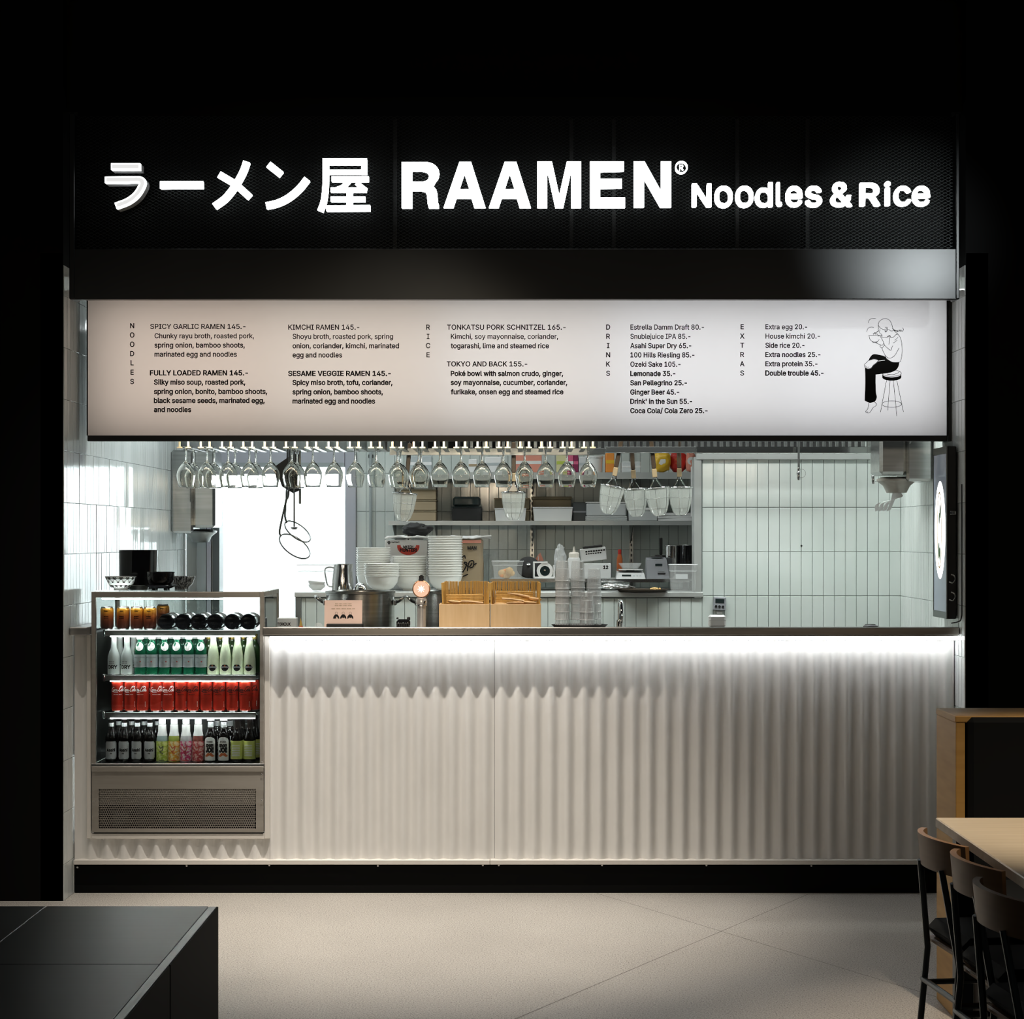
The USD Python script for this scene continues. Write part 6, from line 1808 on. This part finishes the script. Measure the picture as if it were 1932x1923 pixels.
# ---------------------------------------------------------------- thin steam rising over the bench
usdkit_steam = {'g': ('texture_coordinate', {}), 'n': ('noise_texture', dict(scale=9, detail=4, roughness=.6, distortion=.6)), 'm': ('map_range', dict(from_min=.47, from_max=.72, to_min=0, to_max=3.2, clamp=True)), 'k': ('mapping', dict(scale=(5, 10, 3.9))), 'q': ('gradient_texture', dict(gradient_type='spherical')), 'x': ('math', dict(math_type='multiply')),
                'v': ('principled_volume', dict(color=(.95, .97, .97), anisotropy=.2))}
M['steam'] = usdkit.material(stage, '/World/Looks/steam', usdkit_steam, [('g.object', 'n.vector'), ('n.fac', 'm.value'), ('m.result', 'x.value1'), ('g.object', 'k.vector'), ('k.vector', 'q.vector'), ('q.fac', 'x.value2'), ('x.value', 'v.density')], volume='v.volume')
e_ = trimesh.creation.icosphere(3, 1.0); e_.vertices = np.array(e_.vertices) * [.20, .10, .26]
t = thing('steam', 'faint white steam drifting up beside the kraft sack', 'steam', (PX(945, 1.22), 1.22, PZ(1015, 1.22)), kind='stuff')
obj('steam_cloud', e_, 'steam', t, kind='stuff')

# ================================================================ the foreground
# low black bench in the near left corner
sb = lambda d: d / F
dfar = 5.59
bxr = (412 - CX) * sb(dfar)
zb = H - (1710 - CY) * sb(dfar)
yf = dfar - D0
ys = 4.83 - D0
t = thing('black_bench', 'low black bench in the near left corner of the photo', 'bench', (0, 0, 0))
bl = -2.4
lipw = .030
obj('top_panel', bx(-1.41, bxr - lipw, ys + .0012, yf, zb - .02, zb, .0015), 'bench_top', t)
obj('top_panel', bx(bl, -1.4125, ys + .0012, yf, zb - .02, zb, .0015), 'bench_top', t)
obj('top_panel', bx(bl, bxr - lipw, -4.6, ys - .0012, zb - .02, zb, .0015), 'bench_top', t)
obj('edge_strip', bx(bxr - lipw + .0012, bxr - .006, -4.6, yf, zb - .022, zb - .001, .0015), 'bench_edge', t)
obj('end_panel', bx(bxr - .006, bxr, ys + .001, yf, 0, zb - .0015, .001), 'bench_side', t)
obj('end_panel', bx(bxr - .006, bxr, -4.6, ys - .010, 0, zb - .0015, .001), 'bench_side', t)
obj('carcass', bx(bl, bxr - .008, -4.58, yf - .004, 0, zb - .0225), 'matte_black', t)

# upholstered booth back on the right
dA, dB = 6.30, 6.02
xA = (1767 - CX) * sb(dA)
zA = H - (1336 - CY) * sb(dA)
t = thing('booth_partition', 'oak booth end with a black padded front on the right', 'booth', (xA, dB - D0, 0))
obj('oak_end', bx(0, .030, 0, dA - dB, 0, zA - .022, .002), 'oak', t)
obj('oak_top', bx(-.002, 2.0, -.002, dA - dB, zA - .0215, zA, .003), 'oak', t)
obj('oak_back', bx(.0305, 2.0, dA - dB - .02, dA - dB, 0, zA - .022), 'oak', t)
obj('padded_front', bx(.036, 2.0, -.03, .04, .40, zA - .004, .014), 'upholstery', t)
obj('seat', bx(.036, 2.0, -.42, -.031, .36, .46, .02), 'upholstery', t)
obj('seat_box', bx(.05, 2.0, -.38, .10, 0, .355), 'matte_black', t)

# wooden table
dT = 5.34
xT = (1765 - CX) * sb(dT)
zT = H - (1543 - CY) * sb(dT)
t = thing('wooden_table', 'pale wooden table jutting in at the right edge', 'table', (xT, dT - D0, 0))
obj('table_top', bx(0, .80, -1.5, 0, zT - .028, zT, .003), 'table_wood', t)
for x, y in ((.06, -.08), (.74, -.08), (.06, -1.42), (.74, -1.42)):
    obj('leg', bx(x - .025, x + .025, y - .025, y + .025, 0, zT - .0285, .003), 'leg_metal', t)
obj('apron', bx(.09, .71, -1.40, -.10, zT - .08, zT - .0285), 'matte_black', t)


def chair(t):
    """Faces +x; the back at x = 0; origin on the floor under the middle of the back."""
    # curved back rest: a bent band that wraps the sitter
    n_ = 16
    V = []
    zr = .752
    for k in range(n_ + 1):
        a = -.60 + 1.2 * k / n_
        for rr, z in ((.292, zr - .086), (.300, zr), (.284, zr), (.278, zr - .086)):
            V.append((.292 - rr * math.cos(a), rr * math.sin(a) * 1.0, z - .012 * abs(a) ** 2))
    f = []
    for k in range(n_):
        for j in range(4):
            f.append((4 * k + j, 4 * k + (j + 1) % 4, 4 * k + 4 + (j + 1) % 4, 4 * k + 4 + j))
    f += [(0, 1, 2, 3), (4 * n_ + 3, 4 * n_ + 2, 4 * n_ + 1, 4 * n_)]
    obj('backrest', tm(V, f), 'chair_wood', t)
    obj('seat_cushion', bx(.05, .44, -.155, .155, .455, .505, .022), 'upholstery', t)
    obj('seat_board', bx(.055, .435, -.15, .15, .440, .4545, .004), 'chair_wood', t)
    for y in (-.135, .135):
        obj('leg', tube([(.012, y * 1.08, 0), (.045, y * .9, .43), (.012, y * .62, .674)], .0088, 10), 'leg_metal', t)
        obj('leg', tube([(.425, y * 1.05, 0), (.405, y, .439)], .0088, 10), 'leg_metal', t)
        obj('side_rail', tube([(.035, y, .33), (.408, y, .33)], .008, 8), 'leg_metal', t)
    obj('cross_rail', tube([(.036, -.135, .34), (.036, .135, .34)], .008, 8), 'leg_metal', t)


ch = Kind('wooden_chair', 'chair', chair, 'wooden chairs tucked in at the right-hand table')
for (x, d, rz), lb in zip(((1.075, 5.01, 7), (1.082, 4.66, 6), (1.045, 4.26, 7)), ('curved wooden chair farthest left at the right table', 'curved wooden chair in the middle at the right table', 'nearest curved wooden chair at the right photo edge')):
    ch.put(lb, (x, d - D0, 0), (0, 0, rz))
